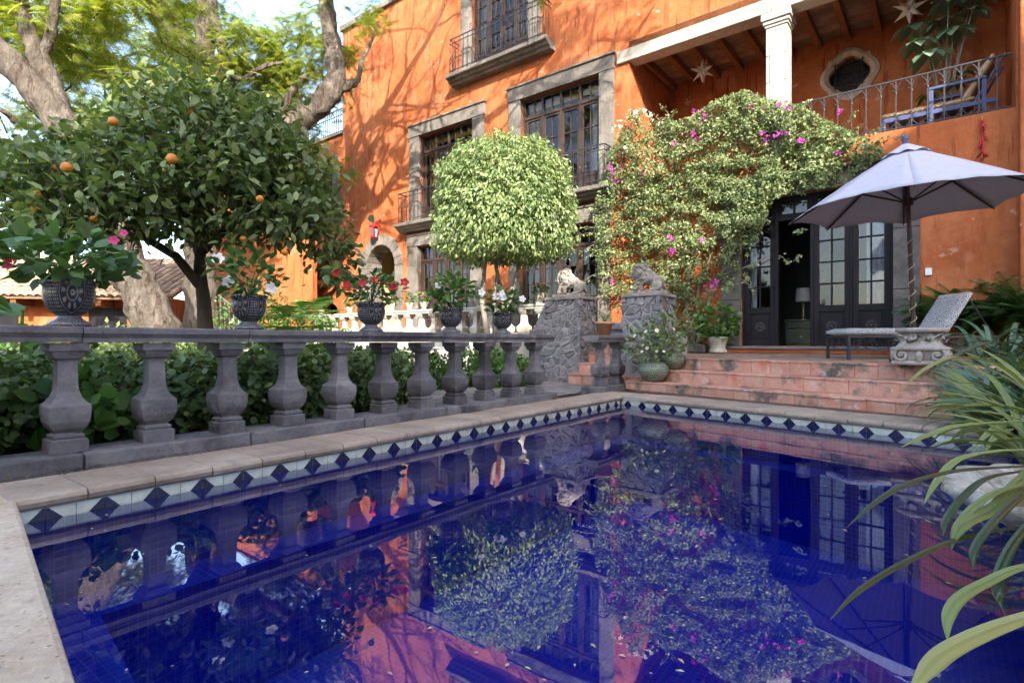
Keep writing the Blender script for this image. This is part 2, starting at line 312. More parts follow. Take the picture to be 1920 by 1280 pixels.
# ---------------------------------------------------------------- carved lion, sculpted from joined masses
def blobmesh(name, ells, tubes, vox, mat, mane=None, smooth=6, disp=.0, dscale=10):
    b_ = MB()
    for c, r in ells: b_.sphere(c, r, 16)
    for P, R in tubes: b_.tube(P, R, 10)
    me = b_.mesh(name); o = bpy.data.objects.new('tmp', me); col.objects.link(o)
    rm = o.modifiers.new('r', 'REMESH'); rm.mode = 'VOXEL'; rm.voxel_size = vox
    sm = o.modifiers.new('s', 'SMOOTH'); sm.factor = .5; sm.iterations = smooth
    dg = bpy.context.evaluated_depsgraph_get(); dg.update(); m2 = bpy.data.meshes.new_from_object(o.evaluated_get(dg)); bpy.data.objects.remove(o)
    from mathutils import noise as mn
    if mane:
        m2.update()
        for v in m2.vertices:
            f = mane(v.co)
            if f > 0:
                a = math.atan2(v.co.z-.30, v.co.y*1.3) ; v.co += v.normal*(f*.026*math.sin(v.co.z*26+v.co.y*95+2.5*mn.noise(v.co*9)))
    if disp:
        for v in m2.vertices: v.co += v.normal*(disp*mn.noise(v.co*dscale))
    m2.polygons.foreach_set('use_smooth', [True]*len(m2.polygons)); m2.update(); m2.materials.clear(); m2.materials.append(mat); m2.name = name; return m2
# lion facing -x, forepaw on a ball, heavy mane, back sloping down to the haunches
lion_me = blobmesh('lion_body',
    [((-.14, 0, .36), (.15, .15, .165)), ((-.235, 0, .33), (.085, .085, .09)), ((-.305, 0, .30), (.05, .055, .045)), ((-.06, 0, .29), (.16, .145, .17)), ((.04, 0, .25), (.15, .105, .12)), ((.17, 0, .17), (.125, .115, .13)), ((-.11, 0, .47), (.11, .11, .06)),
     ((-.17, -.06, .20), (.05, .05, .07)), ((-.17, .06, .20), (.05, .05, .07)), ((.17, -.10, .10), (.095, .05, .09)), ((.17, .10, .10), (.095, .05, .09)), ((-.235, -.085, .05), (.05, .05, .05)), ((-.19, .10, .45), (.03, .03, .035)), ((-.19, -.10, .45), (.03, .03, .035))],
    [([(-.06, -.075, .24), (-.11, -.085, .13), (-.12, -.085, .03)], [.06, .042, .036]), ([(-.08, -.085, .22), (-.2, -.09, .15), (-.235, -.088, .085)], [.05, .036, .034]), ([(-.06, .075, .24), (-.13, .085, .13), (-.16, .085, .02)], [.06, .042, .036]),
     ([(-.12, -.085, .025), (-.175, -.085, .022)], [.036, .032]), ([(-.16, .085, .022), (-.22, .085, .022)], [.036, .032]), ([(.2, -.1, .07), (.13, -.12, .025), (.05, -.12, .022)], [.05, .038, .034]), ([(.2, .1, .07), (.13, .12, .025), (.05, .12, .022)], [.05, .038, .034]),
     ([(.28, 0, .12), (.31, .06, .06), (.24, .14, .03), (.12, .16, .03)], [.022, .018, .018, .026]), ([(-.26, 0, .0), (.28, 0, .0)], [.05, .05])],
    .011, lionstone, lambda c: max(0., min(1., (.06-c.x)*9))*(1 if c.z > .16 else 0)*(0 if c.x < -.27 else 1), 2, .010, 12)
# ---------------------------------------------------------------- patterned glazes and cloths
def talavera(name, dark, light, n=4, zc=.19, zs=6.5, dens=1.):
    m, nt, out = newmat(name); tc = nt.nodes.new('ShaderNodeTexCoord').outputs['Object']; sp = nd(nt, 'SeparateXYZ', {0: tc})
    x, y, z = sp.outputs; ang = ma(nt, 'ARCTAN2', y, x)
    u = ma(nt, 'MULTIPLY', ma(nt, 'SUBTRACT', ma(nt, 'FRACT', ma(nt, 'MULTIPLY', ang, n/(2*math.pi))), .5), 2.4)
    v = ma(nt, 'MULTIPLY', ma(nt, 'SUBTRACT', z, zc), zs)
    r = ma(nt, 'SQRT', ma(nt, 'ADD', ma(nt, 'MULTIPLY', u, u), ma(nt, 'MULTIPLY', v, v)))
    th = ma(nt, 'ARCTAN2', u, v)
    pet = ma(nt, 'GREATER_THAN', ma(nt, 'COSINE', ma(nt, 'MULTIPLY', th, 9.)), .15)
    def band(a, b): return ma(nt, 'MULTIPLY', ma(nt, 'GREATER_THAN', r, a), ma(nt, 'LESS_THAN', r, b))
    s = ma(nt, 'ADD', band(.05, .12), band(.27, .33)); s = ma(nt, 'ADD', s, ma(nt, 'MULTIPLY', band(.4, .62), pet)); s = ma(nt, 'ADD', s, band(.72, .77))
    lat = ma(nt, 'GREATER_THAN', ma(nt, 'MULTIPLY', ma(nt, 'SINE', ma(nt, 'MULTIPLY', ma(nt, 'ADD', u, v), 24.)), ma(nt, 'SINE', ma(nt, 'MULTIPLY', ma(nt, 'SUBTRACT', u, v), 24.))), .12)
    s = ma(nt, 'ADD', s, ma(nt, 'MULTIPLY', lat, ma(nt, 'GREATER_THAN', r, .86))); s = ma(nt, 'MINIMUM', s, dens)
    ns = noise(nt, tc, 40, 4); s = ma(nt, 'MULTIPLY', s, ramp(nt, ns, [(.25, (.45,)*3), (.6, (1,)*3)]))
    c = mixc(nt, s, dark, light)
    p = nd(nt, 'BsdfPrincipled', {'Base Color': c, 'Roughness': .32, 'Specular IOR Level': .45, 'Normal': nd(nt, 'Bump', {'Strength': .2, 'Distance': .004, 'Height': noise(nt, tc, 30, 4)}).outputs[0]})
    nt.links.new(p.outputs[0], out.inputs[0]); return m
talav = talavera('black_talavera_glaze', (.008, .009, .012), (.20, .20, .215), dens=.85)
talavfoot = talavera('talavera_foot_glaze', (.03, .032, .04), (.24, .24, .27), 6, .0, 20)
greenglaze = talavera('green_white_talavera_glaze', (.04, .06, .035), (.42, .44, .36), 9, .16, 9)
paleglaze = talavera('cream_talavera_glaze', (.28, .26, .2), (.55, .52, .44), 5, .1, 10)
def clothpattern(name, a, b, k):
    m, nt, out = newmat(name); tc = nt.nodes.new('ShaderNodeTexCoord').outputs['Object']
    vo = nd(nt, 'TexVoronoi', {'Vector': tc, 'Scale': k, 'Randomness': .25}).outputs[0]
    rg = ma(nt, 'SINE', ma(nt, 'MULTIPLY', vo, 26.)); vo2 = nd(nt, 'TexVoronoi', {'Vector': tc, 'Scale': k*3.1, 'Randomness': .5}).outputs[0]
    s = ma(nt, 'GREATER_THAN', ma(nt, 'ADD', rg, ma(nt, 'SINE', ma(nt, 'MULTIPLY', vo2, 18.))), .1)
    p = nd(nt, 'BsdfPrincipled', {'Base Color': mixc(nt, s, a, b), 'Roughness': .95, 'Specular IOR Level': .1, 'Normal': nd(nt, 'Bump', {'Strength': .3, 'Distance': .003, 'Height': noise(nt, tc, 200, 2)}).outputs[0]})
    nt.links.new(p.outputs[0], out.inputs[0]); return m
cushion = clothpattern('blue_white_print_cloth', (.58, .57, .56), (.10, .11, .16), 13)
def mosaic(name, d, horiz=False):
    m, nt, out = newmat(name); g = nt.nodes.new('ShaderNodeNewGeometry').outputs['Position']; dv = Vector(d).normalized()
    a = nd(nt, 'VectorMath', {0: g, 1: dv}, operation='DOT_PRODUCT').outputs['Value']
    b = nd(nt, 'VectorMath', {0: g, 1: Vector((-dv.y, dv.x, 0)) if horiz else Vector((0, 0, 1))}, operation='DOT_PRODUCT').outputs['Value']
    v = nd(nt, 'CombineXYZ', {0: a, 1: b, 2: 0.}).outputs[0]
    br = nd(nt, 'TexBrick', {'Vector': v, 'Color1': (.026, .045, .70), 'Color2': (.038, .065, .82), 'Mortar': (.085, .13, .86), 'Scale': 1., 'Mortar Size': .0028, 'Brick Width': .042, 'Row Height': .042, 'Bias': -.1}, offset=0., squash=1.)
    c = mixc(nt, .5, br.outputs[0], ramp(nt, noise(nt, g, 1.3, 4), [(.3, (.75,)*3), (.7, (1.25,)*3)]), 'MULTIPLY')
    p = nd(nt, 'BsdfPrincipled', {'Base Color': c, 'Roughness': .25, 'Specular IOR Level': .4}); nt.links.new(p.outputs[0], out.inputs[0]); return m

# ---------------------------------------------------------------- pool
WZ = -.125                                                             # still water, below the coping
PA, PB = Vector((-2.357, 2.611, 0)), Vector((1.509, 7.73, 0))            # left wall
LD = (PB-PA).normalized(); FD = Vector((.607, -.794, 0)).normalized(); ND = Vector((.70, -.715, 0)).normalized()
def isect(p, d, q, e):
    t = ((q.x-p.x)*e.y-(q.y-p.y)*e.x)/(d.x*e.y-d.y*e.x); return p+d*t
RQ = Vector((1.78, 1.69, 0))
PC = isect(PB, FD, RQ, BD); PD = isect(PA, ND, RQ, BD)
POOL = [PA, PD, PC, PB]                                                # counter-clockwise from above
def off(P, ds):                                                        # push each side of the loop outward by its own distance
    n = len(P); L = []
    for i in range(n):
        d = (P[(i+1) % n]-P[i]).normalized(); nn = Vector((d.y, -d.x, 0)); L.append((P[i]+nn*ds[i], d))
    return [isect(L[i-1][0], L[i-1][1], L[i][0], L[i][1]) for i in range(n)]
def Z(p, z): return (p.x, p.y, z)
IN = off(POOL, [-.32, -.05, -.32, -.32]); FL = -1.25
for nm, i, d in (('near', 0, ND), ('right', 1, BD), ('far', 2, FD), ('left', 3, LD)): pass
b = MB(); 
for i in range(4):
    j = (i+1) % 4; P, Q, p, q = POOL[i], POOL[j], IN[i], IN[j]
    b.poly([Z(Q, WZ+.0), Z(P, WZ+.0), Z(P, -.55), Z(Q, -.55)], i); b.poly([Z(Q, -.55), Z(P, -.55), Z(p, -.55), Z(q, -.55)], 4); b.poly([Z(q, -.55), Z(p, -.55), Z(p, FL), Z(q, FL)], i)
b.poly([Z(p, FL) for p in IN], 4)
b.build('pool_basin', [mosaic('cobalt_mosaic_near', ND), mosaic('cobalt_mosaic_right', BD), mosaic('cobalt_mosaic_far', FD), mosaic('cobalt_mosaic_left', LD), mosaic('cobalt_mosaic_floor', LD, True)], kind='structure')
wp = off(POOL, [.004]*4)
MB().poly([Z(p, WZ) for p in wp]).build('water', water, kind='structure')
# glazed waterline tiles: two mirror-image halves make each blue diamond
def tilemesh(nm, flip):
    w, h, b_ = .122, .15, MB(); f = -1 if flip else 1; g = .0015; q = w-g
    P = lambda x, z, y=0: ((x if f > 0 else w-x), y, z)
    for pl, mt in [([P(g, 0), P(q, 0), P(g, .075)][::-1][::-1], 0)][:0]: pass
    b_.poly([P(q*.4, -.006), P(q, -.006), P(q, .066)] if f > 0 else [P(q*.4, -.006), P(q, -.006), P(q, .066)][::-1], 1)
    b_.poly([P(g, -.006), P(q*.4, -.006), P(q, .066), P(q, .077), P(g, .077)] if f > 0 else [P(g, -.006), P(q*.4, -.006), P(q, .066), P(q, .077), P(g, .077)][::-1], 0)
    b_.poly([(g, 0, .077), (q, 0, .077), (q, .008, .077), (g, .008, .077)], 0); b_.poly([(g, 0, -.006), (g, 0, .077), (g, .008, .077), (g, .008, -.006)], 0); b_.poly([(q, 0, -.006), (q, .008, -.006), (q, .008, .077), (q, 0, .077)], 0)
    return b_.mesh(nm)
def tilerow(start, d, L, parent):
    ms = [tilemesh('waterline_tile', False), tilemesh('waterline_tile', True)]
    for m_ in ms: m_.materials.append(tilew); m_.materials.append(tileb)
    a = math.atan2(d.y, d.x); n = int(L/.122); nn = Vector((-d.y, d.x, 0))
    for i in range(n):
        p = start+d*(i*.122)-nn*.006; o = O('waterline_tile', ms[i % 2], None, parent, loc=(p.x, p.y, WZ), rot=(random.uniform(-.004, .004), 0, a+random.uniform(-.006, .006)))
pw = E('pool_wall', (0, 0, 0), kind='structure')
LB = MB(); 
for i in range(4):                                                     # rendered wall behind the tiles, up to the coping
    P, Q = POOL[i], POOL[(i+1) % 4]; P2, Q2 = off(POOL, [.02]*4)[i], off(POOL, [.02]*4)[(i+1) % 4]
    LB.poly([Z(Q2, -.03), Z(P2, -.03), Z(P2, -.25), Z(Q2, -.25)])
LB.build('wall_render', joint, pw)
tilerow(PA+LD*.02, LD, (PB-PA).length-.02, pw)
tilerow(PB+FD*.0, FD, (PC-PB).length, pw)
tilerow(PD, BD, (PC-PD).length, pw) if False else None
# ground: one sheet to the horizon, open only where the pool is cut in
gq = off(POOL, [.3, .35, .3, .3]); big = [Vector((-500, -300, 0)), Vector((500, -300, 0)), Vector((500, 700, 0)), Vector((-500, 700, 0))]
order = [3, 0, 1, 2]
g_ = MB(); corner = [Vector((-500, -300, 0)), Vector((500, -300, 0)), Vector((500, 700, 0)), Vector((-500, 700, 0))]
for i in range(4):
    j = (i+1) % 4; g_.poly([Z(corner[i], -.03), Z(corner[j], -.03), Z(gq[j], -.03), Z(gq[i], -.03)])
g_.build('ground', soil, kind='structure')

# coping: bullnosed stones laid end to end, each a piece of its own
def copemesh(w, dep, nose=.03):
    b_ = MB(); pr = [(-nose+.012, -.064), (-nose, -.052), (-nose-.007, -.030), (-nose, -.012), (-nose+.014, -.002), (-nose+.03, 0), (dep, 0), (dep, -.064)]
    n = len(pr); b_.hexa([(0, y, z) for y, z in pr], [(w, y, z) for y, z in pr]); return b_.mesh('coping_stone')
def coperow(start, d, L, dep, parent, pitch=.30):
    nn = Vector((-d.y, d.x, 0)); a = math.atan2(d.y, d.x); n = round(L/pitch); p = L/n; ms = [copemesh(p-.005, dep) for _ in range(3)]
    for m_ in ms: m_.materials.append(copestone)
    for i in range(n):
        q = start+d*(i*p+.002); O('coping_stone', ms[i % 3], None, parent, bevel=.003, loc=(q.x, q.y, random.uniform(-.002, .002)), rot=a+random.uniform(-.003, .003))
dk = E('pool_deck', (0, 0, 0), kind='structure')
coperow(PA+LD*.0, LD, (PB-PA).length+.03, .44, dk); coperow(PB+FD*.46, FD, (PC-PB).length-.45, .50, dk); 
# corner stone between the two runs
c0 = PB; cs = MB(); cr = [c0+LD*.02-Vector((-LD.y, LD.x, 0))*.03, c0+FD*.455-Vector((-FD.y, FD.x, 0))*.03, c0+FD*.455+Vector((-FD.y, FD.x, 0))*.5, c0+LD*.5+Vector((-LD.y, LD.x, 0))*.44, c0+LD*.035+Vector((-LD.y, LD.x, 0))*.44]
cs.hexa([Z(p, -.062) for p in cr], [Z(p, -.001) for p in cr]); cs.build('coping_stone', copestone, dk, bevel=.012)
# mortar bed under the coping stones, visible in the joints
mb_ = MB(); 
for (P, d, L, dep) in ((PA, LD, (PB-PA).length+.03, .44), (PB, FD, (PC-PB).length, .5)):
    nn = Vector((-d.y, d.x, 0)); q = [P-nn*.012, P+d*L-nn*.012, P+d*L+nn*dep, P+nn*dep]; mb_.hexa([Z(x, -.068) for x in q], [Z(x, -.006) for x in q])
mb_.build('mortar_bed', joint, dk)
# near deck of worn travertine, big slabs
nA, nD = PA-Vector((ND.y, -ND.x, 0))*0, PD
out_n = Vector((ND.y, -ND.x, 0))
nb = MB(); lip = .035
e0 = PA+ND*-.02-out_n*lip; e1 = PD-out_n*lip
far_l = PA-LD*.0+Vector((-LD.y, LD.x, 0))*.44
slab = [e0+LD*.002, far_l+LD*-.004, far_l-ND*4.0, far_l-ND*4+out_n*7, e1+out_n*6.5+ND*3, e1+ND*3]
sl_ = [e0, e1+ND*3, e1+ND*3+out_n*7, e0-ND*5+out_n*7, e0-ND*5+out_n*.2, far_l-ND*.02-LD*.004]
nbm = MB().hexa([Z(p, -.06) for p in sl_], [Z(p, -.0015) for p in sl_]); nbm.build('deck_slab', deckstone, dk, bevel=.018)
# strip of deck behind the balustrade foot to the left
st_ = [B(-6, .0, 0), B(-.15, .0, 0), B(-.15, -.5, 0), B(-6, -.5, 0)]
# right-hand deck under the plants
rd = [PC-BD*.0+Vector((BD.y, -BD.x, 0))*-.03, PD+Vector((BD.y, -BD.x, 0))*-.03, PD+Vector((BD.y, -BD.x, 0))*6, PC+Vector((BD.y, -BD.x, 0))*6]
MB().hexa([Z(p, -.06) for p in (rd[1], rd[2], rd[3], rd[0])], [Z(p, -.002) for p in (rd[1], rd[2], rd[3], rd[0])]).build('deck_slab', deckstone, dk, bevel=.015)

# ---------------------------------------------------------------- terrace with three brick steps
SZ = [.0, .135, .31, .485]; RUN = .34; TL = 5.6
ter = E('terrace', (0, 0, 0), kind='structure')
def zback(k): return .53
core = MB()
for i in range(3):
    n0 = RUN*i; q = [T(-.02 if i == 0 else .05, n0+.03, 0), T(TL, n0+.03, 0), T(TL, n0+3, 0), T(.05, n0+3, 0)]
    core.hexa([Z(p, -.04) for p in q], [Z(p, SZ[i+1]-.02) for p in q])
core.build('step_core', surf('pink_step_mortar', [(.40, .25, .21), (.5, .34, .29)], 5, .9, .4), ter)
sd_a = math.atan2(SD.y, SD.x)
def brickpiece(w, d, h, jit=.004):
    b_ = MB().box(0, w, 0, d, 0, h); me = b_.mesh('brick'); 
    for v in me.vertices: v.co += Vector((random.uniform(-jit, jit), random.uniform(-jit, jit), random.uniform(-jit, jit)*.6))
    me.materials.append(brick); return me
rb = [[brickpiece(.27, .04, SZ[i+1]-SZ[i]-.026, .002) for _ in range(4)] for i in range(3)]; tb = [brickpiece(.27, .30, .026, .003) for _ in range(5)]
for i in range(3):
    k = [.0, .5, .62][i]; j = 0; k += random.uniform(-.03, .0)
    while k < TL-.3:
        sx = random.uniform(.92, 1.0); p = T(k, RUN*i-.004+random.uniform(-.002, .002), SZ[i]+.001)
        O('riser_brick', random.choice(rb[i]), None, ter, bevel=.003, loc=p, rot=sd_a+random.uniform(-.004, .004), scale=(sx*1.0, 1, 1))
        p2 = T(k, RUN*i-.014, SZ[i+1]-.026+random.uniform(-.002, .002)); O('tread_tile', random.choice(tb), None, ter, bevel=.007, loc=p2, rot=sd_a+random.uniform(-.005, .005), scale=(sx, (.375 if i < 2 else .30)/.30, 1))
        k += .27*sx+.003
# terrace floor, falling slightly toward the pool
fl = MB(); tf_ = [T(.4, RUN*2+.28, .476), T(TL+2, RUN*2+.28, .476), T(TL+2, RUN*2+.28, .476)+HN*4.4, W(-2.2, .02, .53)]
fl.poly([tuple(T(.0, RUN*2+.29, .477)), tuple(T(TL+3, RUN*2+.29, .477)), tuple(W(6.5, .3, .53)), tuple(W(-1.6, .3, .53))]); fl.build('floor_bed', floorstone, ter)
ft = [MB().box(.004, .276, .004, .276, 0, .014).mesh('floor_tile') for _ in range(2)]
for m_ in ft: m_.materials.append(floorstone)
for i in range(13):
    for j in range(8):
        p = T(.62+i*.28+(.14 if j % 2 else 0), RUN*2+.30+j*.28, 0); d = (p-F0).dot(HN)
        if d < -.35 and (p-F0).dot(HS) > -1.3: O('floor_tile', ft[(i+j) % 2], None, ter, bevel=.003, loc=(p.x, p.y, .474+.053*min(1, (RUN*2+.3+j*.28-.98)/2.6)+random.uniform(-.001, .002)), rot=sd_a)
# ---------------------------------------------------------------- paving beyond the balustrade
pv = E('paving', (0, 0, 0), kind='structure')
pq = [B(3.4, .34, 0), B(8.2, .3, 0), W(-.7, -2.2, 0), W(-7, -2.0, 0), B(2.6, 2.6, 0)]
MB().poly([(p.x, p.y, -.012) for p in pq]).build('paving_bed', flag, pv)
fm = [roughen(MB().box(.008, .44, .008, .44, -.03, 0).mesh('flagstone'), .004, 9, i) for i in range(4)]
for m_ in fm: m_.materials.append(flag)
for i in range(9):
    for j in range(11):
        p = W(-5.2+i*.45, -6.2+j*.45, 0); rel = p-BP
        if rel.dot(BN) > .42 and (p-F0).dot(HN) < -2.95 and rel.dot(BD) > 3.6: O('flagstone', fm[(i*3+j) % 4], None, pv, bevel=.008, loc=(p.x, p.y, random.uniform(-.006, .0)), rot=HROT+random.uniform(-.01, .01))
# ---------------------------------------------------------------- balustrades
def balmesh(sc=1., hh=.65):
    pr = [(0, .108), (.075, .108), (.080, .100), (.082, .086), (.092, .092), (.104, .092), (.112, .076), (.118, .072), (.145, .098), (.18, .114), (.225, .121), (.278, .1215), (.285, .118), (.300, .098), (.325, .078), (.36, .065), (.40, .059), (.55, .056), (.555, .062), (.562, .080), (.585, .092), (.603, .096), (.606, .112), (.654, .114)]
    b_ = MB().sqloft([(z*hh/.654, h*sc) for z, h in pr], .045); return b_.mesh('baluster')
def railpiece(L, w, mesh_only=True):
    pr = [(-.42*w, 0), (-.42*w, .028), (-.46*w, .040), (-.46*w, .046), (-.5*w, .052), (-.5*w, .086), (-.47*w, .094), (.47*w, .094), (.5*w, .086), (.5*w, .052), (.46*w, .046), (.46*w, .04), (.42*w, .028), (.42*w, 0)]
    return MB().hexa([(0, y, z) for y, z in pr], [(L, y, z) for y, z in pr]).mesh('rail_stone')
ba = math.atan2(BD.y, BD.x)
def balustrade(k0, k1, ks, label, ztop=.735, extra_plinth=True):
    root = E('stone_balustrade', B(k0, 0, 0), ba, label, 'balustrade', 'dark stone balustrades along the pool')
    L = k1-k0; n = max(1, round(L/.95)); p = L/n
    for i in range(n):
        me = roughen(MB().box(0, p-.006, 0, .33, -.05, .08).mesh('plinth_stone'), .004, 5, i+k0); me.materials.append(balstone)
        O('plinth_stone', me, None, root, bevel=.012, loc=(i*p, random.uniform(-.006, .006), 0))
        me = railpiece(p-.004, .27); me.materials.append(balstone); O('rail_stone', me, None, root, bevel=.005, loc=(i*p, .165, ztop+random.uniform(-.002, .002)), rot=(0, 0, random.uniform(-.003, .003)))
    for k in ks:
        me = BALS[random.randrange(6)]; O('baluster', me, None, root, bevel=.004, loc=(k-k0, .165, .081), rot=random.uniform(-.03, .03))
    return root
BALS = [roughen(roughen(balmesh(.86+.02*(i % 3-1)), .005, 6, i), .003, 22, i) for i in range(6)]
for m_ in BALS: m_.materials.append(balstone)
balustrade(-.62, 5.36, [-.155+.475*i for i in range(12)], 'long dark stone balustrade beside the pool carrying five black urns')
balustrade(6.46, 7.62, [6.72, 7.24], 'short two-baluster stone balustrade at the left end of the terrace steps')
# loose stone lying against the plinth gap
me = roughen(MB().box(-.14, .14, -.06, .06, 0, .07).mesh('loose_stone'), .012, 7, 3)
O('loose_stone', me, balstone, None, bevel=.012, loc=B(3.72, .0, .0), rot=ba, label='loose grey stone block lying at the foot of the long balustrade', cat='stone')

# far balustrade in front of the house, sunlit
FB = -2.0; FZ = .74
farroot = E('stone_balustrade', W(-11.9, FB, 0), HROT, 'sunlit pale stone balustrade in front of the house carrying small flower pots', 'balustrade')
pale = surf('pale_balustrade_stone', [(.34, .30, .25), (.46, .42, .36), (.56, .52, .46)], 3, .9, .4, 40, objvar=.08)
Lf = 11.9-3.05; nf_ = 9; pf = Lf/nf_
fbm = balmesh(.95, .62); fbm.materials.append(pale)
for i in range(nf_):
    me = railpiece(pf-.004, .30); me.materials.append(pale); O('rail_stone', me, None, farroot, bevel=.004, loc=(i*pf, 0, 1.40))
    me = MB().box(0, pf-.004, -.17, .17, -.05, FZ+.04).mesh('plinth_stone'); me.materials.append(pale); O('plinth_stone', me, None, farroot, bevel=.008, loc=(i*pf, 0, 0))
i = 0; x = .25
while x < Lf-.1:
    O('baluster', fbm, None, farroot, bevel=.005, loc=(x, 0, FZ+.041)); x += .44
# raised house terrace behind it
rt = E('house_terrace', (0, 0, 0), kind='structure')
q = [W(-13, FB+.16, 0), W(-2.95, FB+.16, 0), W(-2.95, -1.2, 0), W(-1.3, -1.2, 0), W(-1.3, -.005, 0), W(-13, -.005, 0)]
MB().hexa([Z(p, -.03) for p in q], [Z(p, .93) for p in q]).build('terrace_floor', floorstone, rt)
# side stair between the two piers
ss = E('side_stair', W(-2.05, -2.95, 0), HROT, kind='structure')
bm_s = [brickpiece(.27, .03, .15, .003) for _ in range(3)]; tm_s = [brickpiece(.27, .34, .028, .003) for _ in range(3)]
for i in range(5):
    MB().box(-.0, 1.35, .02+.32*i, 2.0, i*.18-.02, i*.18+.155).build('stair_core', mortar, ss)
    for j in range(5):
        O('riser_brick', bm_s[(i+j) % 3], None, ss, bevel=.006, loc=(j*.278, .32*i, i*.18)); O('tread_tile', tm_s[(i+j) % 3], None, ss, bevel=.006, loc=(j*.278, .32*i-.012, i*.18+.153))

# ---------------------------------------------------------------- rubble piers with stone lions
def clip(poly, n, d):                                                  # keep the side where p.n <= d
    o = []
    for i in range(len(poly)):
        p, q = poly[i-1], poly[i]; a_, b_ = p[0]*n[0]+p[1]*n[1]-d, q[0]*n[0]+q[1]*n[1]-d
        if (a_ < 0) != (b_ < 0): t = a_/(a_-b_); o.append((p[0]+(q[0]-p[0])*t, p[1]+(q[1]-p[1])*t))
        if b_ < 0: o.append(q)
    return o
def rubbleface(parent, o, ax, nrm, w, h, seed, size=.16, taper=0.):
    """irregular flat stones bedded in mortar over a wall face (o = lower left corner, ax = along, nrm = outward)"""
    r = random.Random(seed); pts = []; rows = max(1, round(h/(size*.78))); cols_ = max(1, round(w/size))
    for i in range(rows):
        for j in range(cols_):
            if r.random() < .9: pts.append(((j+.5+(.5 if i % 2 else 0)*.8-.2+r.uniform(-.42, .42))*w/cols_, (i+.5+r.uniform(-.4, .4))*h/rows))
            if r.random() < .28: pts.append((r.uniform(0, w), (i+r.random())*h/rows))
    for k, (u, v) in enumerate(pts):
        poly = [(0, 0), (w, 0), (w, h), (0, h)]
        for m_, (a_, b_) in enumerate(pts):
            if m_ == k: continue
            dx, dy_ = a_-u, b_-v; L = math.hypot(dx, dy_)
            if L > size*3 or L < 1e-4: continue
            n = (dx/L, dy_/L); g = .010+.006*r.random(); poly = clip(poly, n, (u+a_)/2*n[0]+(v+b_)/2*n[1]-g)
            if len(poly) < 3: break
        if len(poly) < 3: continue
        cx, cy_ = sum(p[0] for p in poly)/len(poly), sum(p[1] for p in poly)/len(poly); pr = r.uniform(.012, .032); tl = (r.uniform(-.12, .12), r.uniform(-.12, .12)); b2 = MB(); n = len(poly); V = []
        for f_, dep in ((1., -.02), (1., pr*.45), (.9, pr*.9), (.62, pr)):
            for p in poly: x, z = (p[0]-cx)*f_, (p[1]-cy_)*f_; q = dep+(x*tl[0]+z*tl[1] if dep > 0 else 0)+(r.uniform(-.003, .003) if dep > 0 else 0); V.append(o+ax*(cx+x+r.uniform(-.004, .004))+nrm*(q-taper*(cy_+z)/h)+Vector((0, 0, cy_+z)))
        F = [(l*n+i, l*n+(i+1) % n, (l+1)*n+(i+1) % n, (l+1)*n+i) for l in range(3) for i in range(n)]+[tuple(range(3*n, 4*n))]
        b2.add(V, F, 0, False); b2.build('stone', rubble, parent)
def pier(name, s0, s1, y0, y1, z1, label, seed, cap=.05, shoulder=None):
    root = E(name, (0, 0, 0), 0, label, 'pier', 'rubble stone piers carrying lions')
    b_ = MB(); t = .05
    lo = [W(s0, y0, -.03), W(s1, y0, -.03), W(s1, y1, -.03), W(s0, y1, -.03)]; hi = [W(s0+t, y0+t, z1), W(s1-t, y0+t, z1), W(s1-t, y1-t, z1), W(s0+t, y1-t, z1)]
    b_.hexa(lo, hi); b_.build('mortar_core', mortar, root)
    rubbleface(root, W(s0, y0, 0), HS, -HN, s1-s0, z1, seed, taper=.05); rubbleface(root, W(s1, y0, 0), HN, HS, y1-y0, z1, seed+1, taper=.05)
    me = roughen(MB().box(-(s1-s0)/2-.0, (s1-s0)/2+.0, -(y1-y0)/2-.0, (y1-y0)/2+.0, 0, cap).mesh('cap_stone'), .01, 5, seed); O('cap_stone', me, lionstone, root, bevel=.012, loc=W((s0+s1)/2, (y0+y1)/2, z1), rot=HROT)
    if shoulder:
        a, c, zz = shoulder; q = [W(a, y0+.02, 0), W(c, y0+.02, 0), W(c, y1-.1, 0), W(a, y1-.1, 0)]; MB().hexa([Z(p, -.03) for p in q], [Z(q[0], zz), Z(q[1], z1-.02), Z(q[2], z1-.02), Z(q[3], zz)] if a < c and c < -2 else [Z(p, zz) for p in q]).build('shoulder_core', rubble, root)
        rubbleface(root, W(min(a, c), y0+.02, 0), HS, -HN, abs(c-a), zz-.08, seed+5)
        me = roughen(MB().box(-abs(c-a)/2, abs(c-a)/2, -.25, .25, 0, .13).mesh('ledge_stone'), .012, 5, seed); O('ledge_stone', me, rubble, root, bevel=.02, loc=W((a+c)/2, y0+.22, zz-.02), rot=HROT)
    return root
pier('stone_pier', -2.80, -2.02, -2.62, -2.0, 1.50, 'rubble stone pier with stepped shoulder carrying the sunlit lion', 11, .06, (-3.12, -2.78, .86))
pier('stone_pier', -1.22, -.50, -2.62, -1.95, 1.48, 'rubble stone pier behind the green bowls carrying the shaded lion', 23, .06, (-1.42, -1.2, .95))
# low rubble wall from the short balustrade back to the second pier
rw = E('rubble_wall', (0, 0, 0), 0, 'low rubble wall closing the left end of the brick steps', 'wall')
wa, wb = B(7.62, .10, 0), W(-1.2, -2.5, 0); wd = (wb-wa).normalized(); wn_ = Vector((wd.y, -wd.x, 0)); wl = (wb-wa).length
q = [wa, wa+wn_*.3, wb+wn_*.3, wb]; MB().hexa([Z(p, -.03) for p in q], [Z(p, .66) for p in q]).build('mortar_core', mortar, rw)
rubbleface(rw, wa+wn_*.3+Vector((0, 0, 0)), wd, wn_, wl, .66, 31); rubbleface(rw, wa, wn_, -wd, .3, .66, 33)

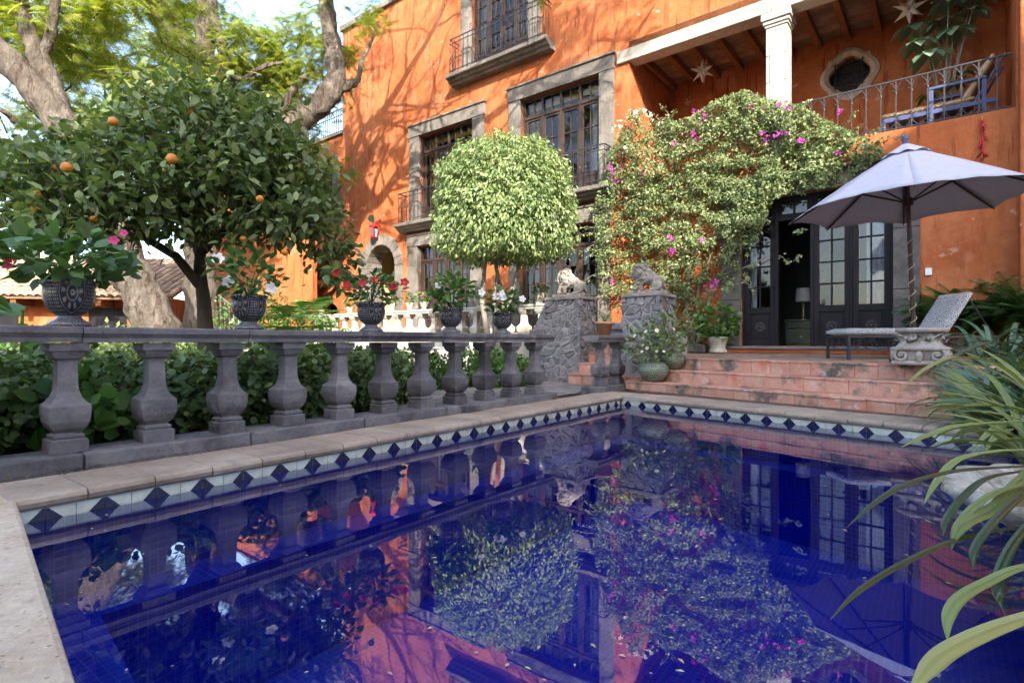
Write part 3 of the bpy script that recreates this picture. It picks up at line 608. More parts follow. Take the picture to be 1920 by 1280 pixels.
def lion(label, s, y, z, rot):
    root = E('lion_statue', W(s, y, z), rot, label, 'statue', 'stone lions guarding the side stair')
    O('lion_body', lion_me, None, root, scale=.92, loc=(0, 0, .045)); me = roughen(MB().box(-.32, .33, -.18, .18, 0, .05).mesh('base_slab'), .01, 6, s); O('base_slab', me, lionstone, root, bevel=.012)
lion('sunlit pale stone lion crouching on the left pier beside the house windows', -2.40, -2.30, 1.56, HROT+.25)
lion('shaded grey stone lion crouching on the pier in front of the bougainvillea', -.87, -2.28, 1.54, HROT+.25)
# ---------------------------------------------------------------- the orange house (local frame: x along the front, y inward, z up)
house = E('house', F0, HROT, 'orange stucco colonial house with stone framed windows and an upper loggia', 'house')
SL, SR, ZT = -12.85, 11.0, 11.1
# openings in the front plane: (s0, s1, z0, z1)
UW = (-7.01, -5.07, 7.98, 10.75); W1 = (-9.06, -6.95, 4.22, 6.74); W2 = (-5.34, -3.08, 4.22, 6.80); G1 = (-9.14, -7.03, .94, 3.53); G2 = (-5.37, -3.11, .94, 3.47)
DOOR = (0., 2.43, .655, 3.42); LOG = (-2.36, 3.95, 4.24, 7.12); ARC = (-11.51, -10.13, .94, 3.76)
holes = [UW, W1, W2, G1, G2, DOOR, LOG, ARC]
def wallgrid(mb, x0, x1, z0, z1, holes, y=0., extra=1.2):
    xs = sorted({x0, x1, *[h[0] for h in holes], *[h[1] for h in holes]}); zs = sorted({z0, z1, *[h[2] for h in holes], *[h[3] for h in holes]})
    for a, b_ in zip(xs, xs[1:]):
        for c, d in zip(zs, zs[1:]):
            mx, mz = (a+b_)/2, (c+d)/2
            if x0 <= mx <= x1 and z0 <= mz <= z1 and not any(h[0] < mx < h[1] and h[2] < mz < h[3] for h in holes): mb.poly([(a, y, c), (b_, y, c), (b_, y, d), (a, y, d)])
def reveals(mb, h, d, y=0.):
    a, b_, c, e = h
    mb.poly([(a, y, c), (a, y, e), (a, y+d, e), (a, y+d, c)]); mb.poly([(b_, y, c), (b_, y+d, c), (b_, y+d, e), (b_, y, e)]); mb.poly([(a, y, e), (b_, y, e), (b_, y+d, e), (a, y+d, e)]); mb.poly([(a, y, c), (a, y+d, c), (b_, y+d, c), (b_, y, c)])
wm = MB(); wallgrid(wm, SL, SR, -.03, ZT, holes)
for h in (UW, W1, W2, G1, G2, DOOR): reveals(wm, h, .3)
# arch spandrels
ac, ar, az = (ARC[0]+ARC[1])/2, (ARC[1]-ARC[0])/2, 3.06
def arcpts(r, n=14): return [(ac-r*math.cos(math.pi*i/n), az+r*math.sin(math.pi*i/n)) for i in range(n+1)]
A = arcpts(ar)
for i in range(14):
    (x0, z0), (x1, z1) = A[i], A[i+1]; wm.poly([(x0, 0, z0), (x1, 0, z1), (x1, 0, ARC[3]+.001), (x0, 0, ARC[3]+.001)])
wm.poly([(SL, 0, -.03), (SL, 0, ZT), (SL, 9, ZT), (SL, 9, -.03)]); wm.poly([(SR, 0, -.03), (SR, 9, -.03), (SR, 9, ZT), (SR, 0, ZT)])
wm.poly([(SL, 0, ZT), (SR, 0, ZT), (SR, 9, ZT), (SL, 9, ZT)]); wm.poly([(SL, 9, -.03), (SL, 9, ZT), (SR, 9, ZT), (SR, 9, -.03)])
wm.build('wall', stucco, house)
MB().box(SL-.06, SR, -.10, .25, ZT-.02, ZT+.16).build('parapet_coping', cantera, house, bevel=.02)
# slim corner pilaster at the right
MB().box(3.97, 4.6, -.34, .0-.002, .5, ZT).build('corner_pilaster', stucco, house, bevel=.02)

def blocks(parent, x0, x1, y0, y1, z0, z1, n, vert=True, mat=cantera, bevel=.008):
    L = (z1-z0) if vert else (x1-x0)
    cuts = [0]+sorted((i+random.uniform(-.18, .18))/n for i in range(1, n))+[1]
    for a, b_ in zip(cuts, cuts[1:]):
        j = random.uniform(-.004, .004); g = .003
        bx = MB().box(x0, x1, y0+j, y1, z0+L*a+g, z0+L*b_-g) if vert else MB().box(x0+L*a+g, x1-L*(1-b_)-g, y0+j, y1, z0, z1)
        bx.build('stone_block', mat, parent, bevel=bevel)
def surround(h, w, top, n=4, bottom=None, key=False, proud=.07):
    a, b_, c, d = h; r = E('stone_surround', (0, 0, 0)); r.parent = house; c0 = c if bottom is None else bottom
    blocks(r, a-w, a, -proud, .26, c0, d, n); blocks(r, b_, b_+w, -proud, .26, c0, d, n); blocks(r, a-w-.02, b_+w+.02, -proud-.015, .26, d+.002, d+top, 3, False)
    for x0, x1 in ((a-w+.05, a-.05), (b_+.05, b_+w-.05)): MB().box(x0, x1, -proud-.012, -proud+.004, c0+.1, d-.06).build('raised_panel', cantera, r, bevel=.006)
    MB().box(a-w-.05, b_+w+.05, -proud-.05, -proud+.05, d+top-.002, d+top+.05).build('drip_moulding', cantera, r, bevel=.012)
    return r
def french(h, bays, rows, tr, bot, mat=wood, y=.14, cols=2, name='window', lit=None, panel=None):
    """joinery: frame and glazing bars are the window, every pane a piece of it"""
    a, b_, c, d = h; fw = .055; f = MB(); bar = .022
    f.box(a, a+fw, y-.04, y+.05, c, d); f.box(b_-fw, b_, y-.04, y+.05, c, d); f.box(a+fw, b_-fw, y-.04, y+.05, d-fw, d); f.box(a+fw, b_-fw, y-.04, y+.05, c, c+.06)
    if tr: f.box(a+fw, b_-fw, y-.055, y+.05, d-tr-.04, d-tr+.04)
    iw = (b_-a-2*fw)/bays; panes = []
    ztop = d-tr-.04 if tr else d-fw
    for i in range(bays):
        x0 = a+fw+i*iw; x1 = x0+iw
        if i: f.box(x0-.028, x0+.028, y-.05, y+.05, c+.06, d-fw)
        if tr:
            cw = (iw-.056)/cols
            for j in range(cols):
                if j: f.box(x0+.028+cw*j-bar/2, x0+.028+cw*j+bar/2, y-.03, y+.02, d-tr+.04, d-fw)
                panes.append((x0+.028+cw*j+(bar/2 if j else 0), x0+.028+cw*(j+1)-(bar/2 if j < cols-1 else 0), d-tr+.04, d-fw))
        sx0, sx1 = x0+.028, x1-.028; st = .055
        f.box(sx0, sx0+st, y-.03, y+.03, c+.06, ztop); f.box(sx1-st, sx1, y-.03, y+.03, c+.06, ztop); f.box(sx0+st, sx1-st, y-.03, y+.03, ztop-.06, ztop)
        zb = c+.06+bot; f.box(sx0+st, sx1-st, y-.03, y+.03, c+.06, c+.16); 
        if bot: f.box(sx0+st, sx1-st, y-.01, y+.02, c+.16, zb-.07); f.box(sx0+st, sx1-st, y-.03, y+.03, zb-.08, zb); f.box(sx0+st+.04, sx1-st-.04, y-.025, y+.0, c+.2, zb-.12)
        else: zb = c+.16
        px0, px1, pz0, pz1 = sx0+st, sx1-st, zb, ztop-.06; cw = (px1-px0)/cols; rh = (pz1-pz0)/rows
        for j in range(1, cols): f.box(px0+cw*j-bar/2, px0+cw*j+bar/2, y-.022, y+.018, pz0, pz1)
        for k in range(1, rows): f.box(px0, px1, y-.024, y+.016, pz0+rh*k-bar/2, pz0+rh*k+bar/2)
        for j in range(cols):
            for k in range(rows): panes.append((px0+cw*j+(bar/2 if j else 0), px0+cw*(j+1)-(bar/2 if j < cols-1 else 0), pz0+rh*k+(bar/2 if k else 0), pz0+rh*(k+1)-(bar/2 if k < rows-1 else 0)))
    w = f.build(name, mat, house, bevel=.004)
    for p in panes:
        t = random.uniform(-.004, .004); MB().poly([(p[0], y+.004+t, p[2]), (p[1], y+.004-t, p[2]), (p[1], y+.004-t*.3, p[3]), (p[0], y+.004+t, p[3])]).build('pane', glass, w)
    return w
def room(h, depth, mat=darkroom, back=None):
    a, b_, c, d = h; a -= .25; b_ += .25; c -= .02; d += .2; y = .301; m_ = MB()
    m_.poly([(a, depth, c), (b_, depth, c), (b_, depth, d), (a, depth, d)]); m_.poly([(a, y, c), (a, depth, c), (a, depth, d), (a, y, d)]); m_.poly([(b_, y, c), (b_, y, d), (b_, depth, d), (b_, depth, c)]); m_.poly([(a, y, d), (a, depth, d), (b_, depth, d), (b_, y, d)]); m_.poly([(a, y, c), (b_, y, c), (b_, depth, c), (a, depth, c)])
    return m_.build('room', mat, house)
def drape(x0, x1, y, z0, z1, mat, n=7, amp=.03):
    b_ = MB(); N = n*6; V = []; F = []
    for i in range(N+1):
        x = x0+(x1-x0)*i/N; V += [(x, y+amp*math.sin(i/N*n*2*math.pi)+.3*amp*math.sin(i*1.7), z0), (x, y+amp*math.sin(i/N*n*2*math.pi), z1)]
    for i in range(N): F.append((2*i, 2*i+2, 2*i+3, 2*i+1))
    b_.add(V, F, 0, True); return b_.build('curtain', mat, house)
for h, w_, tp in ((UW, .35, .3), (W1, .42, .32), (W2, .36, .32), (G1, .40, .30), (G2, .30, .34)): surround(h, w_, tp, 4)
french(UW, 4, 4, .5, .42); french(W1, 4, 3, .46, .40); french(W2, 4, 3, .46, .40); french(G1, 4, 4, .42, .42); french(G2, 4, 4, .46, .42)
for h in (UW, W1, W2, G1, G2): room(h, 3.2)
for h, d_ in ((W1, 1), (W2, 1), (UW, 1)):
    a, b_, c, d = h; MB().box(a, b_, .36, .37, d-.20, d+.05).build('blind', yellowcloth, house)
    drape(a-.05, a+.28, .42, c, d, yellowcloth if h != UW else curtain, 3); drape(b_-.42, b_+.05, .42, c+.35, d, curtain, 4)
drape(W1[0]+.30, W1[0]+.75, .5, 4.3, 6.5, curtain, 4); drape(W2[1]-.5, W2[1]-.1, .5, 4.3, 6.5, curtain, 4)
drape(G1[0]-.02, G1[0]+.3, .4, .95, 3.5, lilac, 3); drape(G1[0]+.35, G1[1]-.3, .8, .95, 2.85, curtain, 8); drape(G2[0]+.1, G2[0]+.6, .42, .95, 3.3, curtain, 4); drape(G2[1]-.35, G2[1], .42, .95, 3.3, curtain, 3)
# stone balcony slabs with wrought-iron railings
def balcony(a, b_, z, dep=.42, h=.92, n=15, rail=True):
    pr = [(0, 0), (-.30, 0), (-.33, -.05), (-.36, -.06), (-.37, -.09), (-dep, -.11), (-dep, -.17), (0, -.17)]
    pr = [(0.02, -.24), (-.20, -.24), (-.24, -.19), (-.30, -.17), (-.34, -.12), (-.40, -.10), (-dep, -.08), (-dep, 0), (.02, 0)]
    s = MB(); s.hexa([(a, y, z+q) for y, q in pr], [(b_, y, z+q) for y, q in pr]); o = s.build('balcony_slab', cantera, house, bevel=.008)
    if not rail: return
    y = -dep+.08; r = MB(); x0, x1 = a+.12, b_-.12
    for q, hh in ((h, .022), (h-.12, .012), (.10, .014)):
        r.box(x0, x1, y-.011, y+.011, z+q-hh/2, z+q+hh/2)
        for x in (x0, x1): r.box(x-.011, x+.011, y+.011, -.002, z+q-hh/2, z+q+hh/2)
    ro = r.build('balcony_railing', iron, house); bm_ = MB().box(-.0065, .0065, -.0065, .0065, .004, h-.01); bm_.tube([(0, 0, .45), (0, 0, .50)], .014, 6); bm_ = bm_.mesh('bar'); bm_.materials.append(iron)
    for i in range(n+1): O('bar', bm_, None, ro, loc=(x0+(x1-x0)*i/n, y, z))
    for x in (x0, x1):
        for yy in (-.12, -.24): O('bar', bm_, None, ro, loc=(x, yy, z))
balcony(-7.62, -4.30, 7.95, .42, .95, 19); balcony(-9.75, -6.30, 4.19, .42, .88, 19); balcony(-5.95, -2.66, 4.19, .42, .88, 19)
# arch of dressed stone, passage behind
sr = E('stone_arch', (0, 0, 0)); sr.parent = house; R0, R1 = ar-.0, ar+.32
for i in range(11):
    t0, t1 = math.pi*i/11+.008, math.pi*(i+1)/11-.008; q = [(ac-r*math.cos(t), az+r*math.sin(t)) for r, t in ((R0, t0), (R1, t0), (R1, t1), (R0, t1))]
    b_ = MB(); b_.hexa([(x, -.07, z) for x, z in q], [(x, .55, z) for x, z in q]); b_.build('voussoir', cantera, sr, bevel=.008)
for x0, x1 in ((ac-R1, ac-R0), (ac+R0, ac+R1)): blocks(sr, x0, x1, -.07, .55, .94, az-.004, 4)
ps = MB(); ps.box(ac-R0-.6, ac+R0+1.2, 3.4, 3.5, .9, 4.4); ps.box(ac-R0-.7, ac-R0-.6, .56, 3.5, .9, 4.4); ps.box(ac+R0+1.2, ac+R0+1.3, .56, 3.5, .9, 4.4); ps.box(ac-R0-.7, ac+R0+1.3, .02, 3.5, .84, .93); ps.build('passage', stucco_yellow, house)
st = MB()
for i in range(9): st.box(ac-.4+i*.22, ac-.18+i*.22, 1.8, 3.39, .94, 1.1+i*.2)
st.build('passage_stair', stucco_yellow, house)

# ---------------------------------------------------------------- loggia
LB_ = 2.2; lg = MB(); a, b_, c, d = LOG; QC = (1.52, 6.25); qh = (QC[0]-.36, QC[0]+.36, QC[1]-.36, QC[1]+.36)
wallgrid(lg, a, b_, c-.25, d+.25, [qh], LB_); lg.poly([(a, 0, c), (a, 0, d), (a, LB_, d), (a, LB_, c)]); lg.poly([(b_, 0, c), (b_, LB_, c), (b_, LB_, d), (b_, 0, d)])
lg.poly([(a, .22, c), (b_, .22, c), (b_, .22, c-.25), (a, .22, c-.25)]); lg.poly([(a, 0, c), (b_, 0, c), (b_, .22, c), (a, .22, c)])
lg.poly([(a, 0, c-.25), (a, 0, c), (a, LB_, c), (a, LB_, c-.25)]); reveals(lg, qh, .3, LB_); lg.build('loggia_wall', stucco, house)
MB().box(a+.002, b_-.002, .222, LB_-.002, c-.06, c-.004).build('loggia_floor', floorstone, house)
cl = E('loggia_ceiling', (0, 0, 0)); cl.parent = house; x = a+.01
bdm = MB().box(0, .155, .27, LB_-.01, 0, .02).mesh('ceiling_board'); bdm.materials.append(boardwood)
bdl = MB().box(a+.01, b_-.01, 0, .105, 0, .02).mesh('ceiling_board'); bdl.materials.append(boardwood)
for i in range(17): O('ceiling_board', bdl, None, cl, loc=(0, .31+i*.11, 7.10+random.uniform(-.003, .003)))
MB().box(a, b_, .0, LB_, 7.125, 7.3).build('ceiling_deck', joistwood, cl)
jm = MB().box(-.055, .055, .301, LB_-.005, 6.94, 7.095).mesh('joist'); jm.materials.append(joistwood)
x = -2.20
while x < b_: O('joist', jm, None, cl, bevel=.008, loc=(x, 0, 0)); x += .53
bo = roughen(MB().box(-2.64, .55, -.07, .30, 6.86, 7.13).mesh('lintel_beam'), .008, 2, 1); O('lintel_beam', bo, beamwood, house, bevel=.015)
bo = roughen(MB().box(.556, 3.96, -.07, .30, 6.86, 7.13).mesh('lintel_beam'), .008, 2, 2); O('lintel_beam', bo, beamwood, house, bevel=.015)
cn = E('stone_column', (0, 0, 0)); cn.parent = house; c0_, c1_ = .447, .815
blocks(cn, c0_, c1_, .0, .36, 4.245, 6.60, 5, True, lightstone, .01)
MB().box(c0_+.07, c1_-.07, -.012, .05, 4.5, 6.42).build('raised_panel', lightstone, cn, bevel=.008); MB().box(c1_-.05, c1_+.012, .07, .29, 4.5, 6.42).build('raised_panel', lightstone, cn, bevel=.008)
for e_, z0, z1 in ((.02, 6.60, 6.65), (.045, 6.652, 6.72), (.075, 6.722, 6.858)): MB().box(c0_-e_, c1_+e_, -e_, .36+e_, z0, z1).build('capital_moulding', lightstone, cn, bevel=.012)
# quatrefoil window: cusped stone ring, iron grille
def quat(r, n=96, cusp=.0, pt=.0):
    P = []
    for i in range(n):
        t = 2*math.pi*i/n; k = 1+.07*math.cos(4*t); dgn = max(0, math.cos(4*(t-math.pi/4)))**14*pt; P.append((r*(k+dgn)*math.cos(t), r*(k+dgn)*math.sin(t)))
    return P
qo, qi = quat(.50, pt=.13), quat(.355, pt=.02); qm = MB(); n = 96
for i in range(n):
    j = (i+1) % n; o0, o1, i0, i1 = qo[i], qo[j], qi[i], qi[j]; X = lambda p, y: (QC[0]+p[0], LB_+y, QC[1]+p[1])
    m0, m1 = tuple((u+v)/2 for u, v in zip(o0, i0)), tuple((u+v)/2 for u, v in zip(o1, i1))
    qm.add([X(o0, -.0), X(o1, 0), X(o1, -.05), X(o0, -.05)], [(0, 1, 2, 3)], 0, True); qm.add([X(o0, -.05), X(o1, -.05), X(m1, -.085), X(m0, -.085)], [(0, 1, 2, 3)], 0, True); qm.add([X(m0, -.085), X(m1, -.085), X(i1, -.03), X(i0, -.03)], [(0, 1, 2, 3)], 0, True); qm.add([X(i0, -.03), X(i1, -.03), X(i1, .12), X(i0, .12)], [(0, 1, 2, 3)], 0, True)
qw = qm.build('quatrefoil_window', surf('rosy_window_stone', [(.30, .22, .17), (.42, .32, .25), (.5, .42, .35)], 4, .9, .4), house)
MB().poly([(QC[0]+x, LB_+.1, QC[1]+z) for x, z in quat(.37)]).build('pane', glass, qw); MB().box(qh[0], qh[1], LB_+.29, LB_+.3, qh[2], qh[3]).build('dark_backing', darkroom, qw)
gr_ = MB()
def spiral(mb, cx, cz, y, r, turns, a0, sg, rad=.008, n=22): mb.tube([(cx+r*(1-t)*math.cos(a0+sg*turns*2*math.pi*t), y, cz+r*(1-t)*math.sin(a0+sg*turns*2*math.pi*t)) for t in [i/n*.9 for i in range(n+1)]], rad, 5)
gy = LB_-.05
for x in (-.24, .24): gr_.tube([(QC[0]+x, gy, QC[1]-.3), (QC[0]+x, gy, QC[1]+.3)], .009, 5)
for z in (-.24, .24): gr_.tube([(QC[0]-.3, gy, QC[1]+z), (QC[0]+.3, gy, QC[1]+z)], .009, 5)
for sx in (-1, 1):
    for sz in (-1, 1): spiral(gr_, QC[0]+sx*.09, QC[1]+sz*.09, gy, .085, 1.3, math.pi/2*sz, sx*sz); spiral(gr_, QC[0]+sx*.2, QC[1]+sz*.2, gy, .06, 1.2, 0 if sx > 0 else math.pi, -sx*sz)
gr_.build('iron_grille', iron, qw)
# loggia railing: posts with little arches between their tops
lr = MB(); RX0, RX1, RZ0, RZ1 = .83, 3.90, 4.245, 5.09
for x0, x1 in ((-2.34, .43), (RX0, RX1)): lr.box(x0, x1, .055, .085, RZ1-.02, RZ1); lr.box(x0, x1, .06, .08, RZ0+.03, RZ0+.045)
lro = lr.build('loggia_railing', iron, house)
pm = MB(); pm.box(-.009, .009, .061, .079, 0, .83); pm.tube([(0, .07, .60), (0, .07, .64)], .018, 6)
for sg in (-1, 1):
    pm.tube([(0, .07, .66), (sg*.025, .07, .74), (sg*.07, .07, .80), (sg*.10, .07, .822)], .007, 5); pm.tube([(0, .07, .66), (sg*.03, .07, .655), (sg*.05, .07, .68)], .006, 5); pm.tube([(0, .07, .16), (sg*.03, .07, .10), (sg*.075, .07, .055)], .007, 5)
pm = pm.mesh('post'); pm.materials.append(iron)
x = -2.2
while x < RX1:
    if not (.40 < x < .86): O('post', pm, None, lro, loc=(x, 0, RZ0+.0))
    x += .212

# ---------------------------------------------------------------- ground floor double doors of the terrace
sd_ = E('stone_surround', (0, 0, 0)); sd_.parent = house
dst = surf('dark_pitted_stone', [(.07, .065, .062), (.115, .105, .10), (.16, .15, .14)], 3, .9, .5, 40, .2, pits=26)
blocks(sd_, -.37, 0, -.06, .28, .66, 3.42, 3, True, dst, .01); blocks(sd_, 2.43, 2.79, -.06, .28, .53, 3.42, 3, True, dst, .01); blocks(sd_, -.40, 2.83, -.08, .28, 3.424, 3.74, 3, False, cantera, .012)
MB().box(-.47, 2.90, -.16, -.0, 3.742, 3.80).build('drip_moulding', cantera, sd_, bevel=.015)
MB().box(-.30, 2.42, -.24, .30, .53, .60).build('threshold_riser', stucco, house); MB().box(-.32, 2.425, -.27, .30, .602, .652).build('threshold_stone', flag, house, bevel=.01)
dy = .12; fr = MB()
for x0, x1 in ((0, .05), (.585, .64), (1.18, 1.235), (1.80, 1.84), (2.38, 2.43)): fr.box(x0, x1, dy-.05, dy+.07, .656, 3.42)
fr.box(.05, 2.38, dy-.052, dy+.07, 2.98, 3.06); fr.box(.05, 2.38, dy-.05, dy+.07, 3.36, 3.42)
fr.build('door_frame', doorwood, house, bevel=.006)
tw = MB(); trp = []
for x0, x1 in ((.05, .585), (.64, 1.18), (1.235, 1.80), (1.84, 2.38)):
    g = x1-x0
    for u, v in ((.0, .10), (.47, .53), (.90, 1.)): tw.box(x0+g*u, x0+g*v, dy-.03, dy+.03, 3.061, 3.359)
    for z0, z1 in ((3.061, 3.10), (3.32, 3.359)): tw.box(x0+.002, x1-.002, dy-.028, dy+.028, z0, z1)
    trp += [(x0+g*.10, x0+g*.47, 3.1, 3.32), (x0+g*.53, x0+g*.9, 3.1, 3.32)]
two = tw.build('transom', doorwood, house, bevel=.004)
for p in trp: MB().poly([(p[0], dy, p[2]), (p[1], dy, p[2]), (p[1], dy, p[3]), (p[0], dy, p[3])]).build('pane', glass, two)
def leaf_door(x0, x1, y=None, parent=None, ang=None):
    y = dy if y is None else y; z0, z1 = .66, 2.978; s_ = .085; f = MB(); w = x1-x0
    f.box(x0, x0+s_, y-.028, y+.028, z0, z1); f.box(x1-s_, x1, y-.028, y+.028, z0, z1)
    for a_, c_ in ((z0, z0+.10), (1.27, 1.385), (2.925, z1)): f.box(x0+s_, x1-s_, y-.028, y+.028, a_, c_)
    px0, px1, pz0, pz1 = x0+s_, x1-s_, 1.385, 2.925; cw, rh = (px1-px0)/2, (pz1-pz0)/4
    f.box(px0+cw-.014, px0+cw+.014, y-.022, y+.022, pz0, pz1)
    for k in range(1, 4): f.box(px0, px1, y-.024, y+.024, pz0+rh*k-.014, pz0+rh*k+.014)
    f.box(px0, px1, y-.008, y+.015, z0+.10, 1.27)
    dr = f.build('door_leaf', doorwood, house, bevel=.005)
    MB().box(px0+.035, px1-.035, y-.020, y-.004, z0+.14, 1.23).build('door_panel', doorwood, dr, bevel=.012)
    cx, cz = (px0+px1)/2, (z0+.14+1.23)/2; rs = MB()
    for i in range(14):
        t = 2*math.pi*i/14; d1 = Vector((math.cos(t), 0, math.sin(t))); q = Vector((-math.sin(t), 0, math.cos(t))); c_ = Vector((cx, y-.021, cz))
        rs.add([c_+d1*.03, c_+d1*.075+q*.012, c_+d1*.098, c_+d1*.075-q*.012, c_+d1*.07+Vector((0, -.018, 0))], [(0, 1, 4), (1, 2, 4), (2, 3, 4), (3, 0, 4)])
    rs.lathe([(.022, 0), (.02, .012), (.001, .02)], 10); 
    rs.v[-30:] = [(cx+x, y-.021-z, cz+yy) for x, yy, z in rs.v[-30:]]
    rs.build('carved_rosette', surf('worn_rosette_wood%.2f' % x0, [(.05, .045, .05), (.13, .12, .125)], 20, .4, .2), dr)
    for j in range(2):
        for k in range(4):
            t = random.uniform(-.006, .006); xx0, xx1 = px0+cw*j+(.014 if j else 0), px0+cw*(j+1)-(0 if j else .014); zz0, zz1 = pz0+rh*k+(.014 if k else 0), pz0+rh*(k+1)-(.014 if k < 3 else 0)
            MB().poly([(xx0, y+t, zz0), (xx1, y-t, zz0), (xx1, y-t*.5, zz1), (xx0, y+t, zz1)]).build('pane', glass, dr)
leaf_door(.05, .585); leaf_door(1.235, 1.80); leaf_door(1.84, 2.38)
# the room seen through the open leaf
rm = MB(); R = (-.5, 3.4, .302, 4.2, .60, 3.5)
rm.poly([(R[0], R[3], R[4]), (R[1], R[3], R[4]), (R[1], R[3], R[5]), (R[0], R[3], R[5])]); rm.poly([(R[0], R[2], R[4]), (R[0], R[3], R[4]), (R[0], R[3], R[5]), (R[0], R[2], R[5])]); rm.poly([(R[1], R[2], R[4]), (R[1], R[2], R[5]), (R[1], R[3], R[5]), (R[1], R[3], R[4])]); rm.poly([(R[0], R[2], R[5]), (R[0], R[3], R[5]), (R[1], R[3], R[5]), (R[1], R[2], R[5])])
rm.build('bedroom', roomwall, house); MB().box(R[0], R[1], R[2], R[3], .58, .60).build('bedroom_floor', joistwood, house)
drape(.02, .22, .28, .70, 2.95, curtain, 3); drape(2.02, 2.42, .30, .70, 2.95, curtain, 5, .025); drape(1.86, 1.92, .34, .70, 2.95, yellowcloth, 1)
# bedside furniture
ns = E('nightstand', W(.72, 1.9, .602), HROT, 'green painted nightstand standing inside the open terrace door', 'nightstand')
b_ = MB(); b_.box(-.3, .3, -.2, .2, .05, .56); b_.box(-.33, .33, -.23, .23, .562, .60); b_.box(-.32, .32, -.22, .22, 0, .048); b_.build('carcass', greenpaint, ns, bevel=.008)
for z0, z1 in ((.10, .38), (.41, .53)): MB().box(-.25, .25, -.225, -.202, z0, z1).build('drawer', greenpaint, ns, bevel=.008)
MB().sphere((0, -.245, .24), .022, 10).build('knob', whiteplastic, ns); MB().sphere((0, -.24, .47), .014, 8).build('knob', brass, ns)
lp = E('table_lamp', W(.72, 1.9, 1.203), HROT, 'brass table lamp with drum shade on the green nightstand', 'lamp')
MB().lathe([(.07, 0), (.075, .02), (.03, .04), (.026, .12), (.034, .14), (.026, .16), (.024, .30), (.034, .32), (.012, .35), (.01, .42)], 16).build('lamp_base', brass, lp); MB().lathe([(.15, .38), (.135, .66)], 28).build('lamp_shade', shade_m, lp)
bed = E('bed', W(1.75, 1.8, .602), HROT, 'bed with pale hanging cover just inside the open terrace door', 'bed')
b_ = MB(); N = 26; V = []; F = []
for i in range(N+1):
    t = i/N; y0 = -.75+1.5*t; V += [(-.56+.04*math.sin(i*1.9)-.03, y0, .05), (-.52+.02*math.sin(i*1.9), y0, .42), (-.46, y0, .56), (.6, y0, .57)]
for i in range(N):
    for j in range(3): F.append((i*4+j, i*4+4+j, i*4+5+j, i*4+1+j))
b_.add(V, F, 0, True); b_.build('bed_cover', linen, bed); MB().box(-.5, .6, -.74, .74, .1, .5).build('mattress', linen, bed, bevel=.03)
# small fittings on the wall
me = MB().box(-.045, .045, -.035, 0, -.06, .06).mesh('switch_box'); sb = O('switch_box', me, whiteplastic, None, bevel=.008, loc=W(2.90, -.002, 1.86), rot=HROT, label='white plastic socket box on the orange wall beside the terrace door', cat='socket')

# ---------------------------------------------------------------- lower wing at the left, with roof railing and tiled porch
wing = E('house_wing', F0, HROT, 'lower orange wing left of the house with iron roof railing and tiled porch', 'house')
WW = (-15.1, -13.45, 5.1, 6.72); wg = MB(); PD_ = (-14.05, -13.15, .2, 2.05); wallgrid(wg, -24, SL-.004, -.03, 7.72, [WW, PD_], .06); reveals(wg, WW, .3, .06); reveals(wg, PD_, .3, .06); wg.poly([(-24, .06, 7.72), (SL-.004, .06, 7.72), (SL-.004, 6, 7.72), (-24, 6, 7.72)])
wg.build('wall', stucco, wing); MB().box(-24, SL-.01, -.02, .3, 7.722, 7.80).build('parapet_coping', cantera, wing, bevel=.01)
r = MB(); r.box(-22, SL-.02, .1, .13, 8.62, 8.65); r.box(-22, SL-.02, .1, .13, 8.42, 8.44); r.box(-22, SL-.02, .1, .13, 7.88, 7.90); ro = r.build('roof_railing', iron, wing)
bmv = MB().box(-.010, .010, .105, .125, 7.79, 8.62).mesh('bar'); bmv.materials.append(iron)
for i in range(52): O('bar', bmv, None, ro, loc=(-13.0-i*.13, 0, 0))
hold = house; house = wing
for ww in (WW,):
    rr = surround(ww, .30, .25, 3)
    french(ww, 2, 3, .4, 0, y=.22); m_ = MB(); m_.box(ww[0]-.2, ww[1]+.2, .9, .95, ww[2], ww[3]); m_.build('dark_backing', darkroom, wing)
gz = MB()
for i in range(12): gz.box(WW[0]+.06+i*.14, WW[0]+.075+i*.14, .0, .015, WW[2], WW[3])
gz.build('window_grille', iron, wing)
house = hold
m_ = MB(); m_.box(-14.05, -13.15, .34, .40, .2, 2.05); m_.build('porch_door', doorwood, wing)
am = MB()
for i in range(12):
    t0, t1 = math.pi*i/12, math.pi*(i+1)/12; c_ = -13.6; am.poly([(c_-.45*math.cos(t0), .05, 1.6+.45*math.sin(t0)), (c_-.45*math.cos(t1), .05, 1.6+.45*math.sin(t1)), (c_-.45*math.cos(t1), .05, 2.06), (c_-.45*math.cos(t0), .05, 2.06)])
am.build('arched_head', stucco, wing)
